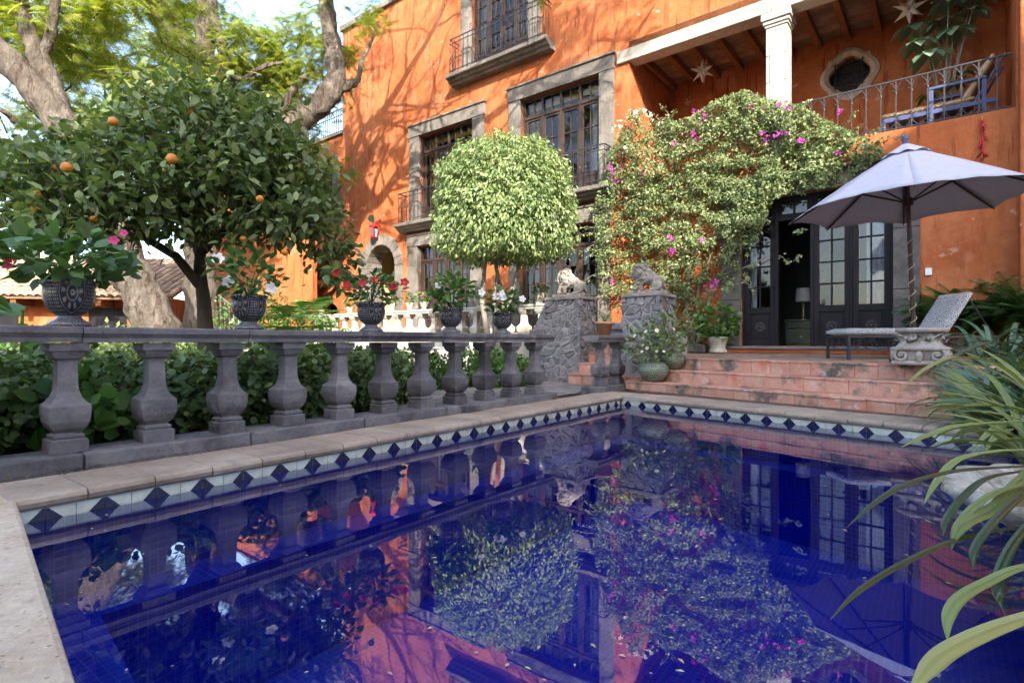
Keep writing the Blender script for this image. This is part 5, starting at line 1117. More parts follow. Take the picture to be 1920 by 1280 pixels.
# nearest plant: long single blades reaching over the water
nb_ = E('strap_leaf_plant', (1.75, 1.72, .2), 0, 'nearest strap leaf plant with long dark blades reaching over the water', 'plant')
def ribbon(P, w, mat, up=Vector((0, 0, 1)), n=34):
    P = [Vector(p)-Vector((1.75, 1.72, .2)) for p in P]; m_ = len(P)-1; C = []
    for i in range(n+1):
        t = i/n*m_; k = min(int(t), m_-1); u = t-k; p0, p1, p2, p3 = P[max(k-1, 0)], P[k], P[k+1], P[min(k+2, m_)]
        C.append(.5*((2*p1)+(p2-p0)*u+(2*p0-5*p1+4*p2-p3)*u*u+(3*p1-p0-3*p2+p3)*u**3))
    V = []; F = []
    for i, c in enumerate(C):
        t = i/n; d = (C[min(i+1, n)]-C[max(i-1, 0)]).normalized(); sd = d.cross(up).normalized(); nn = sd.cross(d); hw = w*(.6+.5*math.sin(math.pi*t))*(1 if t < .78 else max(.03, (1-t)/.22)**.75); V += [c-sd*hw+nn*hw*.35, c-sd*hw*.55+nn*hw*.05, c+nn*hw*.12, c+sd*hw*.5+nn*hw*.02, c+sd*hw+nn*hw*.35]
    for i in range(n):
        for j in range(4): q = i*5+j; F.append((q, q+1, q+6, q+5))
    b_ = MB(); b_.add(V, F, 0, False); b_.build('leaf', mat, nb_)
dkb = leafmat('dark_strap_blade', [(.012, .028, .008), (.022, .045, .012), (.04, .07, .02)], .2, .35, .5); yb = leafmat('yellowing_strap_blade', [(.16, .19, .05), (.26, .26, .08), (.33, .32, .12)], .25, .4, .4)
for pts, w, mt in [([(2010, 990, 1.75), (1920, 990, 1.65), (1800, 1012, 1.5), (1690, 1060, 1.38), (1610, 1110, 1.28), (1556, 1162, 1.2)], .0095, dkb),
                   ([(2000, 870, 1.9), (1900, 876, 1.8), (1790, 885, 1.7), (1700, 910, 1.62), (1640, 945, 1.56), (1588, 988, 1.5)], .0115, dkb),
                   ([(2010, 1060, 1.5), (1920, 1065, 1.42), (1850, 1095, 1.36), (1800, 1125, 1.3), (1778, 1160, 1.27), (1776, 1200, 1.25)], .015, L_strap),
                   ([(2020, 1135, 1.25), (1930, 1160, 1.2), (1850, 1190, 1.15), (1780, 1225, 1.1), (1740, 1260, 1.06), (1700, 1310, 1.02)], .020, yb),
                   ([(2000, 790, 2.5), (1900, 792, 2.4), (1800, 800, 2.3), (1740, 818, 2.25), (1690, 838, 2.2)], .018, L_strap),
                   ([(1990, 845, 2.1), (1880, 846, 2.05), (1800, 862, 2.0), (1760, 900, 1.95), (1732, 945, 1.9)], .014, L_strap),
                   ([(1960, 880, 1.9), (1860, 895, 1.8), (1810, 930, 1.75), (1775, 975, 1.7), (1768, 1004, 1.68)], .012, dkb),
                   ([(1960, 900, 1.75), (1880, 920, 1.65), (1830, 950, 1.6), (1795, 990, 1.56), (1784, 1030, 1.54)], .012, L_strap),
                   ([(1990, 830, 2.0), (1920, 900, 1.75), (1870, 955, 1.6), (1810, 985, 1.52), (1786, 1020, 1.5)], .022, L_strap),
                   ([(1980, 880, 1.8), (1910, 935, 1.6), (1860, 985, 1.5), (1828, 1030, 1.45), (1824, 1068, 1.43)], .011, dkb),
                   ([(1990, 930, 1.7), (1925, 990, 1.55), (1885, 1050, 1.45), (1870, 1110, 1.4), (1886, 1158, 1.38)], .012, dkb),
                   ([(1960, 760, 2.7), (1880, 690, 2.6), (1800, 670, 2.5), (1740, 690, 2.45), (1690, 730, 2.4)], .014, yb),
                   ([(1990, 690, 3.0), (1920, 650, 2.95), (1850, 645, 2.9), (1780, 675, 2.85), (1742, 704, 2.8)], .018, dkb)]:
    ribbon([pix(*p) for p in pts], w, mt)
# sword ferns by the wall
def fern(label, p, n, L, seed):
    r = random.Random(seed); root = E('fern', p, 0, label, 'fern', 'sword ferns at the right end of the terrace'); MB().lathe([(0, 0), (.18, 0), (.24, .34), (.2, .34), (0, .32)], 20).build('pot', terracotta, root)
    ms = []
    for v_ in range(4):
        V = []; F = []; arch = .5+.22*v_; x = z = 0; n_ = 44
        for i in range(n_+1):
            t = i/n_; a = math.radians(74)-arch*1.9*t
            if i: x += math.cos(a)/n_; z += math.sin(a)/n_
            w = .14*math.sin(math.pi*min(1, .12+.88*(1-t)**.8))
            if i > 1:
                for sg in (-1, 1): o = len(V); V += [(x-.013, 0, z), (x+.03, sg*w, z-.02-.02*random.random()), (x+.015, 0, z)]; F.append((o, o+1, o+2))
        b_ = MB(); b_.add(V, F); me = b_.mesh('frond'); me.materials.append(L_fern); ms.append(me)
    for i in range(n): a_ = r.uniform(0, 6.28); l = L*r.uniform(.7, 1.1); O('frond', ms[i % 4], None, root, loc=(.05*math.cos(a_), .05*math.sin(a_), .33), rot=(r.uniform(-.15, .15), r.uniform(-.3, .3), a_), scale=(l, l, l))
fern('dark green sword fern in front of the right orange wall', (6.85, 8.35, .50), 150, 1.0, 4); fern('second sword fern crowding the corner at the right edge', (7.0, 7.55, .50), 130, .95, 7)
# ---------------------------------------------------------------- hedges and shrubs
def shrub(label, name, blobs, n, size, mat, tm=ROUND, cat='shrub', group=None, stems=0, width=1., shell=.62):
    root = E(name, (0, 0, 0), 0, label, cat, group); pts = []; nr = []; tot = sum((b_[1][0]*b_[1][1]*b_[1][2])**(2/3) for b_ in blobs)
    for c, r in blobs:
        k = int(n*(r[0]*r[1]*r[2])**(2/3)/tot); d = rdir(k); q = rng.uniform(shell, 1.04, (k, 1)); bump = 1+.12*np.sin(d[:, :1]*7+d[:, 1:2]*9+c[0]*5)*np.sin(d[:, 2:3]*8+c[1]*3); pts.append(np.array(c)+d*np.array(r)*q*bump); nr.append(d)
    P = np.concatenate(pts); D = np.concatenate(nr); ok = P[:, 2] > .0; P, D = P[ok], D[ok]; N = len(P)
    X = nrmz(D*.5+rng.normal(size=(N, 3))*.6+np.array([0, 0, -.15])); Zn = nrmz(D+rng.normal(size=(N, 3))*.45+np.array([0, 0, .45]))
    me = leafmesh('foliage', tm, P, X, Zn, size*rng.uniform(.6, 1.25, N), width); me.materials.append(mat); o = O('foliage', me, None, root, kind='stuff')
    sb_ = MB()
    for c, r in blobs: b0 = Vector((c[0], c[1], 0)); sb_.tube([b0, Vector(c)], [.02, .012], 5); sb_.tube([b0+Vector((.05, .02, 0)), Vector(c)+Vector((r[0]*.4, 0, r[2]*.3))], [.016, .008], 5)
    sb_.build('stem', bark2, root); return root
hb = [(tuple(B(k, .85+.12*math.sin(k*3), .30+.03*math.sin(k*5))), (.42, .40, .36+.04*math.sin(k*4))) for k in np.arange(-1.2, 3.3, .42)]
shrub('dense dark green hedge growing behind the long stone balustrade', 'hedge', hb, 15000, .062, L_hedge, ROUND, 'hedge')
hb2 = [(tuple(B(k, 1.7+.1*math.sin(k*3), .28)), (.45, .45, .36)) for k in np.arange(-.6, 4.2, .5)]
shrub('second leafy hedge row farther behind the long balustrade', 'hedge', hb2, 9000, .07, L_hedge, ROUND, 'hedge')
shrub('broad leaved shrub at the left end behind the balustrade', 'broad_leaf_shrub', [(tuple(B(-.3, .55, .35)), (.35, .3, .36)), (tuple(B(.45, .52, .28)), (.3, .2, .25)), (tuple(B(-.9, .6, .45)), (.4, .3, .45))], 620, .14, L_big, ROUND)
for i, (x, y, Y, r_, lab) in enumerate([(770, 660, 8.6, .5, 'sunlit clipped shrub seen between balusters left of the garden table'), (880, 668, 9.4, .48, 'sunlit round shrub seen between balusters below the topiary'), (930, 672, 9.2, .4, 'small sunlit shrub in front of the topiary trunk'), (700, 655, 8.0, .45, 'shrub in half shade below the red flowered urn'), (620, 660, 7.4, .45, 'green shrub seen through the middle balusters')]):
    p = pix(x, y, Y); shrub(lab, 'shrub', [((p.x, p.y, .3), (r_, r_, .34)), ((p.x+.3, p.y+.1, .25), (r_*.7, r_*.7, .28))], 2200, .06, L_big if i < 3 else L_hedge, ROUND, 'shrub', 'low shrubs beyond the balustrade')
for i, (x, Y, r_, h) in enumerate([(210, 8.6, .8, .95), (60, 9.5, .9, .9), (300, 9.3, .6, .85), (475, 10.5, .75, 1.75), (560, 12.5, .8, 1.5)]):
    p = pix(x, 640, Y); shrub(['bright sunlit shrub behind the nearest urn', 'sunlit shrub at the far left behind the canna leaf', 'sunlit low shrub at the foot of the leaning trunk', 'leafy shrub left of the palm fronds', 'leafy shrub behind the palm fronds'][i], 'shrub', [((p.x, p.y, h*.55), (r_, r_*.8, h*.5)), ((p.x+.5, p.y+.2, h*.45), (r_*.7, r_*.6, h*.45))], 2400, .085, L_ficus if i in (0, 2) else L_big, KITE, 'shrub', 'sunlit shrubs in the garden', width=1.1)
clump('grassy strap plant at the foot of the rubble pier', (pix(985, 640, 9.6).x, 9.6, 0), 60, .62, [L_strap], 41, w=.018, spread=.08); clump('spiky strap plant seen between the middle balusters', (pix(757, 640, 6.6).x, 6.6, 0), 26, .55, [dkb], 43, w=.022, spread=.06)
# feathery palm-like plant left of the urns
pf_ = E('feather_palm', (pix(560, 640, 9.6).x, 9.6, 0), 0, 'feathery green fronds beside the orange porch pillar', 'palm'); fm2 = tmesh('frond', FERN, 1.2); fm2.materials.append(L_big); r = random.Random(9)
for i in range(80): a_ = r.uniform(0, 6.28); O('frond', fm2, None, pf_, mw=axes((.15*math.cos(a_), .15*math.sin(a_), r.uniform(.55, 1.3)), (math.cos(a_), math.sin(a_), r.uniform(-.2, .7)), (0, 0, 1), r.uniform(.45, .75)))
MB().tube([(0, 0, 0), (.03, 0, .6), (0, 0, 1.0)], [.05, .045, .03], 8).build('trunk', bark2, pf_)
# canna leaves at the left
cn_ = E('canna', (pix(60, 640, 4.6).x-.1, 4.6, 0), 0, 'bright green canna leaves left of the nearest urn', 'plant'); r = random.Random(3); cm = lm(LEAF, L_big, .85)
for i in range(11): a_ = r.uniform(0, 6.28); z = r.uniform(.45, 1.05); O('leaf', cm, None, cn_, mw=axes((.05*math.cos(a_), .05*math.sin(a_), z), (math.cos(a_), math.sin(a_)*.7, r.uniform(.0, .7)), (0, -.3, 1), r.uniform(.34, .55)))
MB().tube([(0, 0, 0), (.02, 0, 1.0)], [.02, .012], 6).build('stem', L_big, cn_)

# ---------------------------------------------------------------- bougainvillea on the wall
OUT = [(1118, 470), (1112, 390), (1138, 300), (1180, 208), (1235, 214), (1262, 226), (1300, 215), (1340, 188), (1400, 166), (1440, 186), (1500, 196), (1545, 222), (1600, 250), (1655, 278), (1625, 312), (1545, 350), (1470, 358), (1440, 390), (1428, 430), (1405, 470), (1392, 520), (1350, 570), (1330, 610), (1290, 640), (1262, 600), (1235, 540), (1190, 560), (1125, 545)]
def inside(x, y, P=OUT):
    c = False; n = len(P)
    for i in range(n):
        (x0, y0), (x1, y1) = P[i], P[i-1]
        if (y0 > y) != (y1 > y) and x < (x1-x0)*(y-y0)/(y1-y0)+x0: c = not c
    return c
from mathutils import noise as mn
bo_ = E('bougainvillea', W(-.8, -.2, .55), 0, 'bougainvillea with magenta and cream flowers climbing over the orange wall', 'climber'); inv = Vector(bo_.location)
P = []; r = random.Random(2)
while len(P) < 37000:
    x, y = r.uniform(1105, 1665), r.uniform(160, 645)
    if not inside(x, y): continue
    nz = mn.noise(Vector((x*.016, y*.016, 3)))*.6+mn.noise(Vector((x*.045, y*.045, 8)))*.7
    lowr = max(0, min(1, (y-395)/120))*(1 if x > 1255 else .45); dens = nz+.50-.50*lowr
    if y > 300 and x > 1440: dens -= .15
    if r.random() > max(.05, min(1, dens*1.8+.12)): continue
    dep = .06+max(.05, .36*(1-.55*lowr)+.42*nz)*r.random()**.6
    s_, z_ = fac(x, y, -dep); P.append(W(s_, -dep, z_))
shoots = []                                                            # long sprigs springing out of the mass
for q in range(70):
    i = r.randrange(len(OUT)); t = r.random(); (x0, y0), (x1, y1) = OUT[i-1], OUT[i]; x, y = x0*(1-t)+x1*t, y0*(1-t)+y1*t; cx, cy_ = 1330, 400
    if q > 45: x, y = r.uniform(1150, 1500), r.uniform(200, 480)
    s_, z_ = fac(x, y, -.3); st_p = W(s_, -.3, z_); dr_ = HS*((x-cx)/300+r.gauss(0, .4))+Vector((0, 0, (cy_-y)/260+.35+r.gauss(0, .35)))-HN*r.uniform(.2, .9); dr_.normalize(); L = r.uniform(.2, .5)
    pl = [st_p+dr_*L*u+Vector((0, 0, -.35*L*u*u)) for u in (0, .33, .66, 1)]; shoots.append(pl)
    for k in range(int(L*60)): u = r.random(); P.append(pl[0].lerp(pl[3], u)+Vector((r.gauss(0, .02), r.gauss(0, .02), r.gauss(0, .02)+.09*L*u*(1-u))))
P = np.array([tuple(p-inv) for p in P]); N = len(P); on = np.array([tuple(-HN)])
X = nrmz(rng.normal(size=(N, 3))*.7+on*.4+np.array([0, 0, -.35])); Zn = nrmz(rng.normal(size=(N, 3))*.5+on*.7+np.array([0, 0, .6]))
me = leafmesh('foliage', KITE, P, X, Zn, rng.uniform(.035, .08, N), 1.2); me.materials.append(L_boug); O('foliage', me, None, bo_, kind='stuff')
def fpt(x, y, d): s_, z_ = fac(x, y, d); return W(s_, d, z_)-inv
for pl, r0 in [([(1300, 650), (1285, 560), (1300, 460), (1270, 380), (1260, 290), (1300, 220)], .035), ([(1305, 650), (1330, 560), (1360, 500), (1400, 420), (1420, 330), (1480, 280), (1600, 270)], .03), ([(1295, 650), (1262, 590), (1210, 500), (1180, 420), (1160, 320), (1185, 230)], .028), ([(1300, 640), (1310, 540), (1350, 430), (1340, 330), (1380, 240), (1400, 180)], .028), ([(1285, 560), (1230, 470), (1215, 380), (1230, 300)], .02), ([(1340, 520), (1400, 500), (1440, 480)], .014)]:
    MB().tube([fpt(x, y, -.10-.04*math.sin(i*2.1)) for i, (x, y) in enumerate(pl)], [r0*(1-.7*i/len(pl)) for i in range(len(pl))], 7).build('stem', bark3, bo_)
sh_ = MB()
for pl in shoots: sh_.tube([p-inv for p in pl], [.006, .005, .004, .002], 4)
sh_.build('shoot', bark3, bo_, kind='stuff')
brm = petalmesh(3, .75, .5).mesh('bract'); brm.materials.append(P_mag); brw = petalmesh(3, .8, .5).mesh('bract'); brw.materials.append(P_pale)
def bracts(x, y, n, spread, me_, d=-.45, s=.045):
    n = max(3, int(n*.7)); root = E('bract_cluster', fpt(x, y, d)); root.parent = bo_; root.rotation_euler = (0, 0, 0)
    for i in range(n): v = Vector((r.gauss(0, 1), r.gauss(0, 1), r.gauss(0, 1)))*spread; O('bract', me_, None, root, mw=Matrix.Translation(v) @ (v+Vector(on[0])*.05+Vector((0, 0, .02))).to_track_quat('Z', 'Y').to_matrix().to_4x4() @ Matrix.Scale(s*r.uniform(.7, 1.2), 4))
for x, y, n, sp_ in [(1148, 316, 18, .075), (1153, 335, 10, .05), (1211, 325, 9, .05), (1206, 332, 6, .04), (1262, 270, 4, .03), (1302, 250, 7, .04), (1308, 208, 6, .035), (1318, 226, 4, .03), (1405, 192, 8, .06), (1418, 205, 7, .05), (1438, 256, 11, .06), (1450, 258, 6, .04), (1500, 266, 7, .035), (1475, 203, 5, .04), (1462, 198, 4, .03), (1575, 210, 5, .03), (1578, 285, 4, .03), (1258, 448, 6, .04), (1262, 468, 7, .04), (1310, 452, 5, .03), (1340, 530, 9, .05), (1330, 538, 5, .04), (1424, 238, 5, .04), (1475, 250, 4, .03), (1148, 530, 3, .03)]: bracts(x, y, n, sp_, brm)
for x, y, n, sp_ in [(1160, 240, 14, .07), (1190, 212, 16, .08), (1215, 210, 14, .07), (1168, 280, 12, .06), (1225, 225, 8, .06)]: bracts(x, y, n, sp_, brw, -.45, .04)
# ---------------------------------------------------------------- ficus topiary
tp = E('topiary_tree', (pix(925, 640, 10.7).x, 10.7, 0), 0, 'clipped round ficus topiary with pale green leaves in front of the house windows', 'tree'); to = Vector(tp.location)
tc_ = pix(946, 376, 10.7)-to; RX, RZ = 1.19, 1.08
def superd(d, e=4.2): return d/((np.abs(d[:, 0])**e+np.abs(d[:, 1])**e+np.abs(d[:, 2])**e)**(1/e))[:, None]
N = 29000; d = rdir(N); sd2 = superd(d); q = np.where(rng.random((N, 1)) < .68, rng.uniform(.88, 1.05, (N, 1)), rng.uniform(.4, .9, (N, 1)))
bmp = 1+.06*np.sin(d[:, :1]*9+2)*np.sin(d[:, 2:3]*8)+.05*np.sin(d[:, 1:2]*17+d[:, :1]*13)*np.sin(d[:, 2:3]*19)+.03*np.sin(d[:, :1]*31+d[:, 2:3]*27)
taper = 1-.10*np.clip(sd2[:, 2:3], -1, 1)
P = np.array(tc_)+sd2*np.array([RX, RX, RZ])*(1-.10*np.clip(sd2[:, 2:3], 0, 1)*(sd2[:, :1]**2+sd2[:, 1:2]**2)*np.array([0, 0, 1.6]))*q*bmp*np.concatenate([taper, taper, np.ones_like(taper)], 1)
X = nrmz(d*.55+rng.normal(size=(N, 3))*.4+np.array([0, 0, -.75])); Zn = nrmz(d*1.1+rng.normal(size=(N, 3))*.4+np.array([0, 0, .35]))
me = leafmesh('crown', KITE, P, X, Zn, rng.uniform(.06, .105, N), .85); me.materials.append(L_ficus); O('crown', me, None, tp, kind='stuff')
for pl in [([(0, 0, 0), (-.1, 0, .8), (-.22, .05, 1.5), (-.15, 0, 2.4)], .07), ([(.05, 0, 0), (.05, .05, .9), (.0, .05, 1.6), (.15, 0, 2.5)], .05), ([(.1, .05, 0), (.18, 0, .9), (.3, 0, 1.5), (.55, 0, 2.4)], .065), ([(.2, 0, 1.1), (.15, .1, 1.7), (0, .1, 2.4)], .05)]: MB().tube(pl[0], [pl[1]*(1-.15*i) for i in range(len(pl[0]))], 9).build('trunk', bark3, tp)

# ---------------------------------------------------------------- orange tree
ot = E('orange_tree', (pix(388, 640, 5.6).x, 5.6, 0), 0, 'orange tree with dark glossy leaves and fruit behind the balustrade', 'tree'); oo = Vector(ot.location)
def lp_(x, y, Y): return pix(x, y, Y)-oo
brs = [([(388, 779, 5.6), (386, 620, 5.6), (382, 560, 5.6), (374, 500, 5.6), (380, 430, 5.6), (372, 350, 5.6), (360, 270, 5.6)], .085), ([(378, 540, 5.6), (330, 480, 5.45), (270, 445, 5.3), (190, 435, 5.1), (90, 430, 4.9), (20, 440, 4.8)], .05), ([(380, 470, 5.6), (430, 410, 5.5), (500, 370, 5.4), (570, 360, 5.3)], .05), ([(376, 440, 5.6), (330, 380, 5.4), (270, 330, 5.2), (200, 290, 5.1)], .045), ([(374, 380, 5.6), (420, 300, 5.6), (460, 240, 5.6)], .035), ([(378, 500, 5.6), (360, 440, 6.1), (320, 380, 6.4)], .045), ([(376, 460, 5.6), (420, 420, 5.0), (470, 400, 4.7)], .04), ([(270, 445, 5.3), (220, 400, 5.2), (150, 350, 5.1), (80, 330, 5.0)], .03)]
for i, (pl, r0) in enumerate(brs): MB().tube([lp_(*p) for p in pl], [r0*(1-.72*k/(len(pl)-1)) for k in range(len(pl))], 9).build('trunk' if i == 0 else 'branch', bark2, ot)
vols = [(340, 300, 5.5, 230, 130, .95), (200, 340, 5.2, 190, 100, .8), (480, 340, 5.5, 130, 100, .9), (90, 370, 5.0, 130, 70, .6), (340, 210, 5.6, 150, 60, .8), (560, 400, 5.3, 80, 55, .55), (430, 405, 5.2, 180, 45, .6), (30, 310, 4.9, 70, 60, .5), (612, 440, 5.3, 55, 55, .4), (630, 490, 5.3, 32, 32, .3), (560, 330, 5.5, 70, 60, .5), (150, 445, 4.9, 90, 30, .4), (300, 160, 5.6, 70, 30, .4), (60, 430, 4.8, 90, 40, .5), (450, 250, 5.7, 110, 70, .7)]
tips = []; r = random.Random(17)
for x, y, Y, rx, ry, rd in vols:
    for _ in range(int(rx*ry*rd/92)+3):
        while True:
            v = Vector((r.uniform(-1, 1), r.uniform(-1, 1), r.uniform(-1, 1)))
            if v.length < 1: break
        v = v.normalized()*v.length**.45; tips.append(pix(x+v.x*rx, y+v.z*-ry, Y+v.y*rd)-oo)
allp = [lp_(*p) for pl, _ in brs for p in pl[3 if pl is brs[0][0] else 1:]]; tw = MB()
P = []; X = []; Zn = []; nodes = list(allp); rem = np.array([tuple(t) for t in tips]); done = np.zeros(len(rem), bool)
D = ((rem[:, None]-np.array([tuple(q) for q in nodes])[None])**2).sum(2); bi = D.argmin(1); best = D.min(1)
for _ in range(len(rem)):
    k_ = int(np.where(done, 1e9, best).argmin()); done[k_] = True; t = Vector(rem[k_]); b0 = nodes[bi[k_]]; L = (t-b0).length; mid = b0.lerp(t, .5)+Vector((r.gauss(0, .1), r.gauss(0, .1), r.gauss(.05, .08)))*L
    tw.tube([b0, mid, t], [.004+.012*L, .004+.007*L, .0025], 4)
    for q in (mid, t):
        nodes.append(q); dn = ((rem-np.array(q))**2).sum(1); u = dn < best; best[u] = dn[u]; bi[u] = len(nodes)-1
    dirn = (t-b0).normalized()
    for k in range(15):
        c = t+Vector((r.gauss(0, .085), r.gauss(0, .085), r.gauss(0, .08))); dd = dirn*.6+Vector((r.gauss(0, .6), r.gauss(0, .6), r.gauss(-.25, .5))); P.append(c); X.append(dd); Zn.append(Vector((r.gauss(0, .5), r.gauss(-.25, .5), 1)))
tw.build('twig', bark2, ot, kind='stuff')
P, X, Zn = (np.array([tuple(v) for v in a]) for a in (P, X, Zn)); sz = rng.uniform(.055, .13, len(P))
yv = P[:, 1]-.0; pxs = 960+FPX*(P[:, 0]+oo.x)/(P[:, 1]+oo.y); order = np.argsort(yv+(np.abs(pxs-325) > 330)*10); near = order[:300]; rest = order[300:]
me = leafmesh('crown', LEAF, P[rest], X[rest], Zn[rest], sz[rest], 1.05); me.materials.append(L_orange); O('crown', me, None, ot, kind='stuff')
om = lm(LEAF, L_orange, 1.05)
for i in near: O('leaf', om, None, ot, mw=axes(P[i], X[i], Zn[i], sz[i]))
om_ = MB().sphere((0, 0, 0), 1, 14).mesh('orange'); om_.materials.append(orangeskin)
for x, y, Y, s in [(322, 298, 4.25, .040), (125, 314, 4.2, .040), (355, 210, 4.85, .028), (306, 172, 5.0, .028), (456, 448, 4.8, .030), (534, 473, 4.7, .03), (212, 228, 4.45, .036), (487, 373, 4.5, .03), (70, 365, 4.5, .03), (175, 410, 4.6, .028), (106, 315, 4.7, .032), (65, 392, 4.5, .03), (188, 458, 4.7, .03)]: O('orange', om_, None, ot, loc=lp_(x, y, Y), scale=s)

# ---------------------------------------------------------------- the two big jacarandas
def limb(parent, org, pl, nm='branch'):
    P = [Vector(p[:3])-org for p in pl]; R = [p[3] for p in pl]; Q = []; RR = []; m_ = len(P)-1; n = m_*8
    for i in range(n+1):
        t = i/n*m_; k = min(int(t), m_-1); u = t-k; p0, p1, p2, p3 = P[max(k-1, 0)], P[k], P[k+1], P[min(k+2, m_)]
        Q.append(.5*((2*p1)+(p2-p0)*u+(2*p0-5*p1+4*p2-p3)*u*u+(3*p1-p0-3*p2+p3)*u**3)); RR.append(.86*(R[k]*(1-u)+R[k+1]*u)*(1+.07*math.sin(i*1.3)+.05*math.sin(i*2.9)))
    me = MB().tube(Q, RR, 20).mesh(nm); roughen(roughen(me, .04, 2.2, len(pl)), .022, 7., len(pl)); return O(nm, me, bark, parent), [q+org for q in Q]
JS = 1.
def px4(x, y, Y, r_): p = pix(x, y, Y*JS); return (p.x, p.y, p.z, r_*JS)
def jac(label, limbs, extra, loc):
    root = E('jacaranda_tree', loc, 0, label, 'tree', 'big jacaranda trees in the garden'); org = Vector(loc); sk = []
    for i, pl in enumerate(limbs): _, q = limb(root, org, [px4(*p) for p in pl], 'trunk' if i == 0 else 'branch'); sk += q
    for pl in extra: _, q = limb(root, org, pl); sk += q
    return root, org, sk
ja, jao, jask = jac('big jacaranda with trunk leaning to the left edge', [[(345, 790, 9.9, .55), (312, 660, 9.9, .45), (275, 570, 9.9, .39), (232, 480, 9.9, .35), (170, 340, 9.7, .32), (125, 245, 9.5, .30), (40, 140, 9.3, .26), (-60, 50, 9.1, .22), (-180, -60, 8.9, .2)], [(128, 250, 9.5, .24), (100, 170, 9.6, .20), (70, 100, 9.7, .17), (45, 20, 9.7, .15), (30, -70, 9.6, .12)], [(78, 110, 9.7, .12), (100, 40, 9.7, .10), (106, -50, 9.6, .08)], [(30, 230, 9.4, .05), (0, 205, 9.2, .05), (-60, 200, 9.0, .04)]],
    [[(-8.4, 9.4, 8.4, .16), (-7.4, 9.0, 10., .12), (-6.0, 8.6, 11.2, .07)]], (pix(352, 640, 9.9).x, 9.9, 0))
JS = 1.23
def shadowpath(pl, k):                                                 # a limb high overhead, found from where its shade falls on the house front
    L = []
    for x, y, r_ in pl: s_, z_ = fac(x, y); p = W(s_, 0, z_)+SUN*k; L.append((p.x, p.y, p.z, r_))
    return L
UPL = (-4.6, 13.6, 9.6, .17)
def sidebranches(main, n, seed, L=(60, 150)):
    r = random.Random(seed); out = []
    for _ in range(n):
        i = r.randrange(len(main)-1); t = r.random(); x, y = main[i][0]*(1-t)+main[i+1][0]*t, main[i][1]*(1-t)+main[i+1][1]*t
        a = math.atan2(main[i+1][1]-main[i][1], main[i+1][0]-main[i][0])+r.choice((-1, 1))*r.uniform(.4, 1.1); l = r.uniform(*L); pl = [(x, y, .042)]
        for q in range(3): x += math.cos(a)*l/3; y += math.sin(a)*l/3; a += r.uniform(-.35, .35); pl.append((x, y, .034-.009*q))
        for k in (5.5, 6.5, 7.5, 8.5, 10.):
            w = shadowpath(pl, k)
            if all(640-FPX*(p[2]-EYE)/p[1] < -15 for p in w): break
        out.append(w)
    return out
MAIN = [[(700, 380), (745, 330), (810, 285), (900, 232), (985, 175), (1060, 125), (1140, 62)], [(680, 250), (720, 205), (770, 128), (820, 40), (850, -40)], [(985, 175), (1040, 185), (1100, 150), (1180, 110)], [(690, 300), (668, 180), (690, 90), (740, 10)], [(690, 430), (730, 400), (760, 330), (790, 230)]]
jb, jbo, jbsk = jac('big jacaranda behind the orange tree with a limb bending toward the house', [[(392, 770, 11.4, .46), (382, 640, 11.4, .38), (376, 540, 11.4, .35), (378, 400, 11.4, .34), (380, 270, 11.4, .34), (372, 165, 11.4, .31), (338, 95, 11.3, .27), (300, 20, 11.2, .23), (262, -70, 11.0, .18)], [(372, 180, 11.4, .26), (384, 90, 11.4, .235), (388, 0, 11.3, .21), (392, -90, 11.1, .17)], [(384, 215, 11.4, .2), (402, 165, 11.3, .17), (420, 110, 11.2, .15), (416, 85, 11.2, .13), (400, 30, 11.2, .10), (398, -40, 11.1, .08)], [(345, 115, 11.3, .13), (310, 82, 11.1, .11), (280, 68, 10.9, .10)], [(380, 350, 11.4, .26), (440, 300, 11.4, .27), (505, 262, 11.4, .28), (560, 225, 11.4, .28), (605, 190, 11.4, .27), (630, 150, 11.4, .23), (624, 90, 11.4, .2), (614, 20, 11.3, .18), (604, -70, 11.1, .15), (590, -180, 10.8, .1)], [(628, 165, 11.4, .14), (658, 160, 11.5, .10), (672, 146, 11.5, .07), (680, 110, 11.5, .045), (698, 75, 11.5, .03), (712, 40, 11.4, .02)], [(520, 250, 11.4, .10), (530, 210, 11.5, .09), (552, 168, 11.6, .08), (575, 140, 11.7, .06)], [(425, 140, 11.2, .07), (455, 148, 11.2, .06), (478, 135, 11.3, .055), (500, 122, 11.3, .045), (530, 118, 11.4, .03)]],
    [[UPL]+shadowpath([(700, 380, .2), (745, 330, .18), (810, 285, .15), (900, 232, .12), (985, 175, .09), (1060, 125, .06), (1140, 62, .03)], 10.), [UPL]+shadowpath([(680, 250, .19), (720, 205, .16), (770, 128, .14), (820, 40, .10), (850, -40, .06)], 7.), shadowpath([(790, 300, .07), (800, 230, .055), (815, 150, .045), (840, 60, .03)], 10.), shadowpath([(985, 175, .05), (1040, 185, .04), (1100, 150, .03), (1180, 110, .02)], 10.), shadowpath([(745, 330, .07), (760, 270, .05), (757, 200, .04), (780, 120, .03)], 10.), [UPL]+shadowpath([(690, 300, .1), (668, 180, .09), (690, 90, .07), (740, 10, .05)], 8.5)]+[b_ for i, (m_, n) in enumerate(zip(MAIN, (16, 12, 8, 8, 8))) for b_ in sidebranches(m_, n, 50+i)], (pix(392, 640, 14.).x, 14., 0))
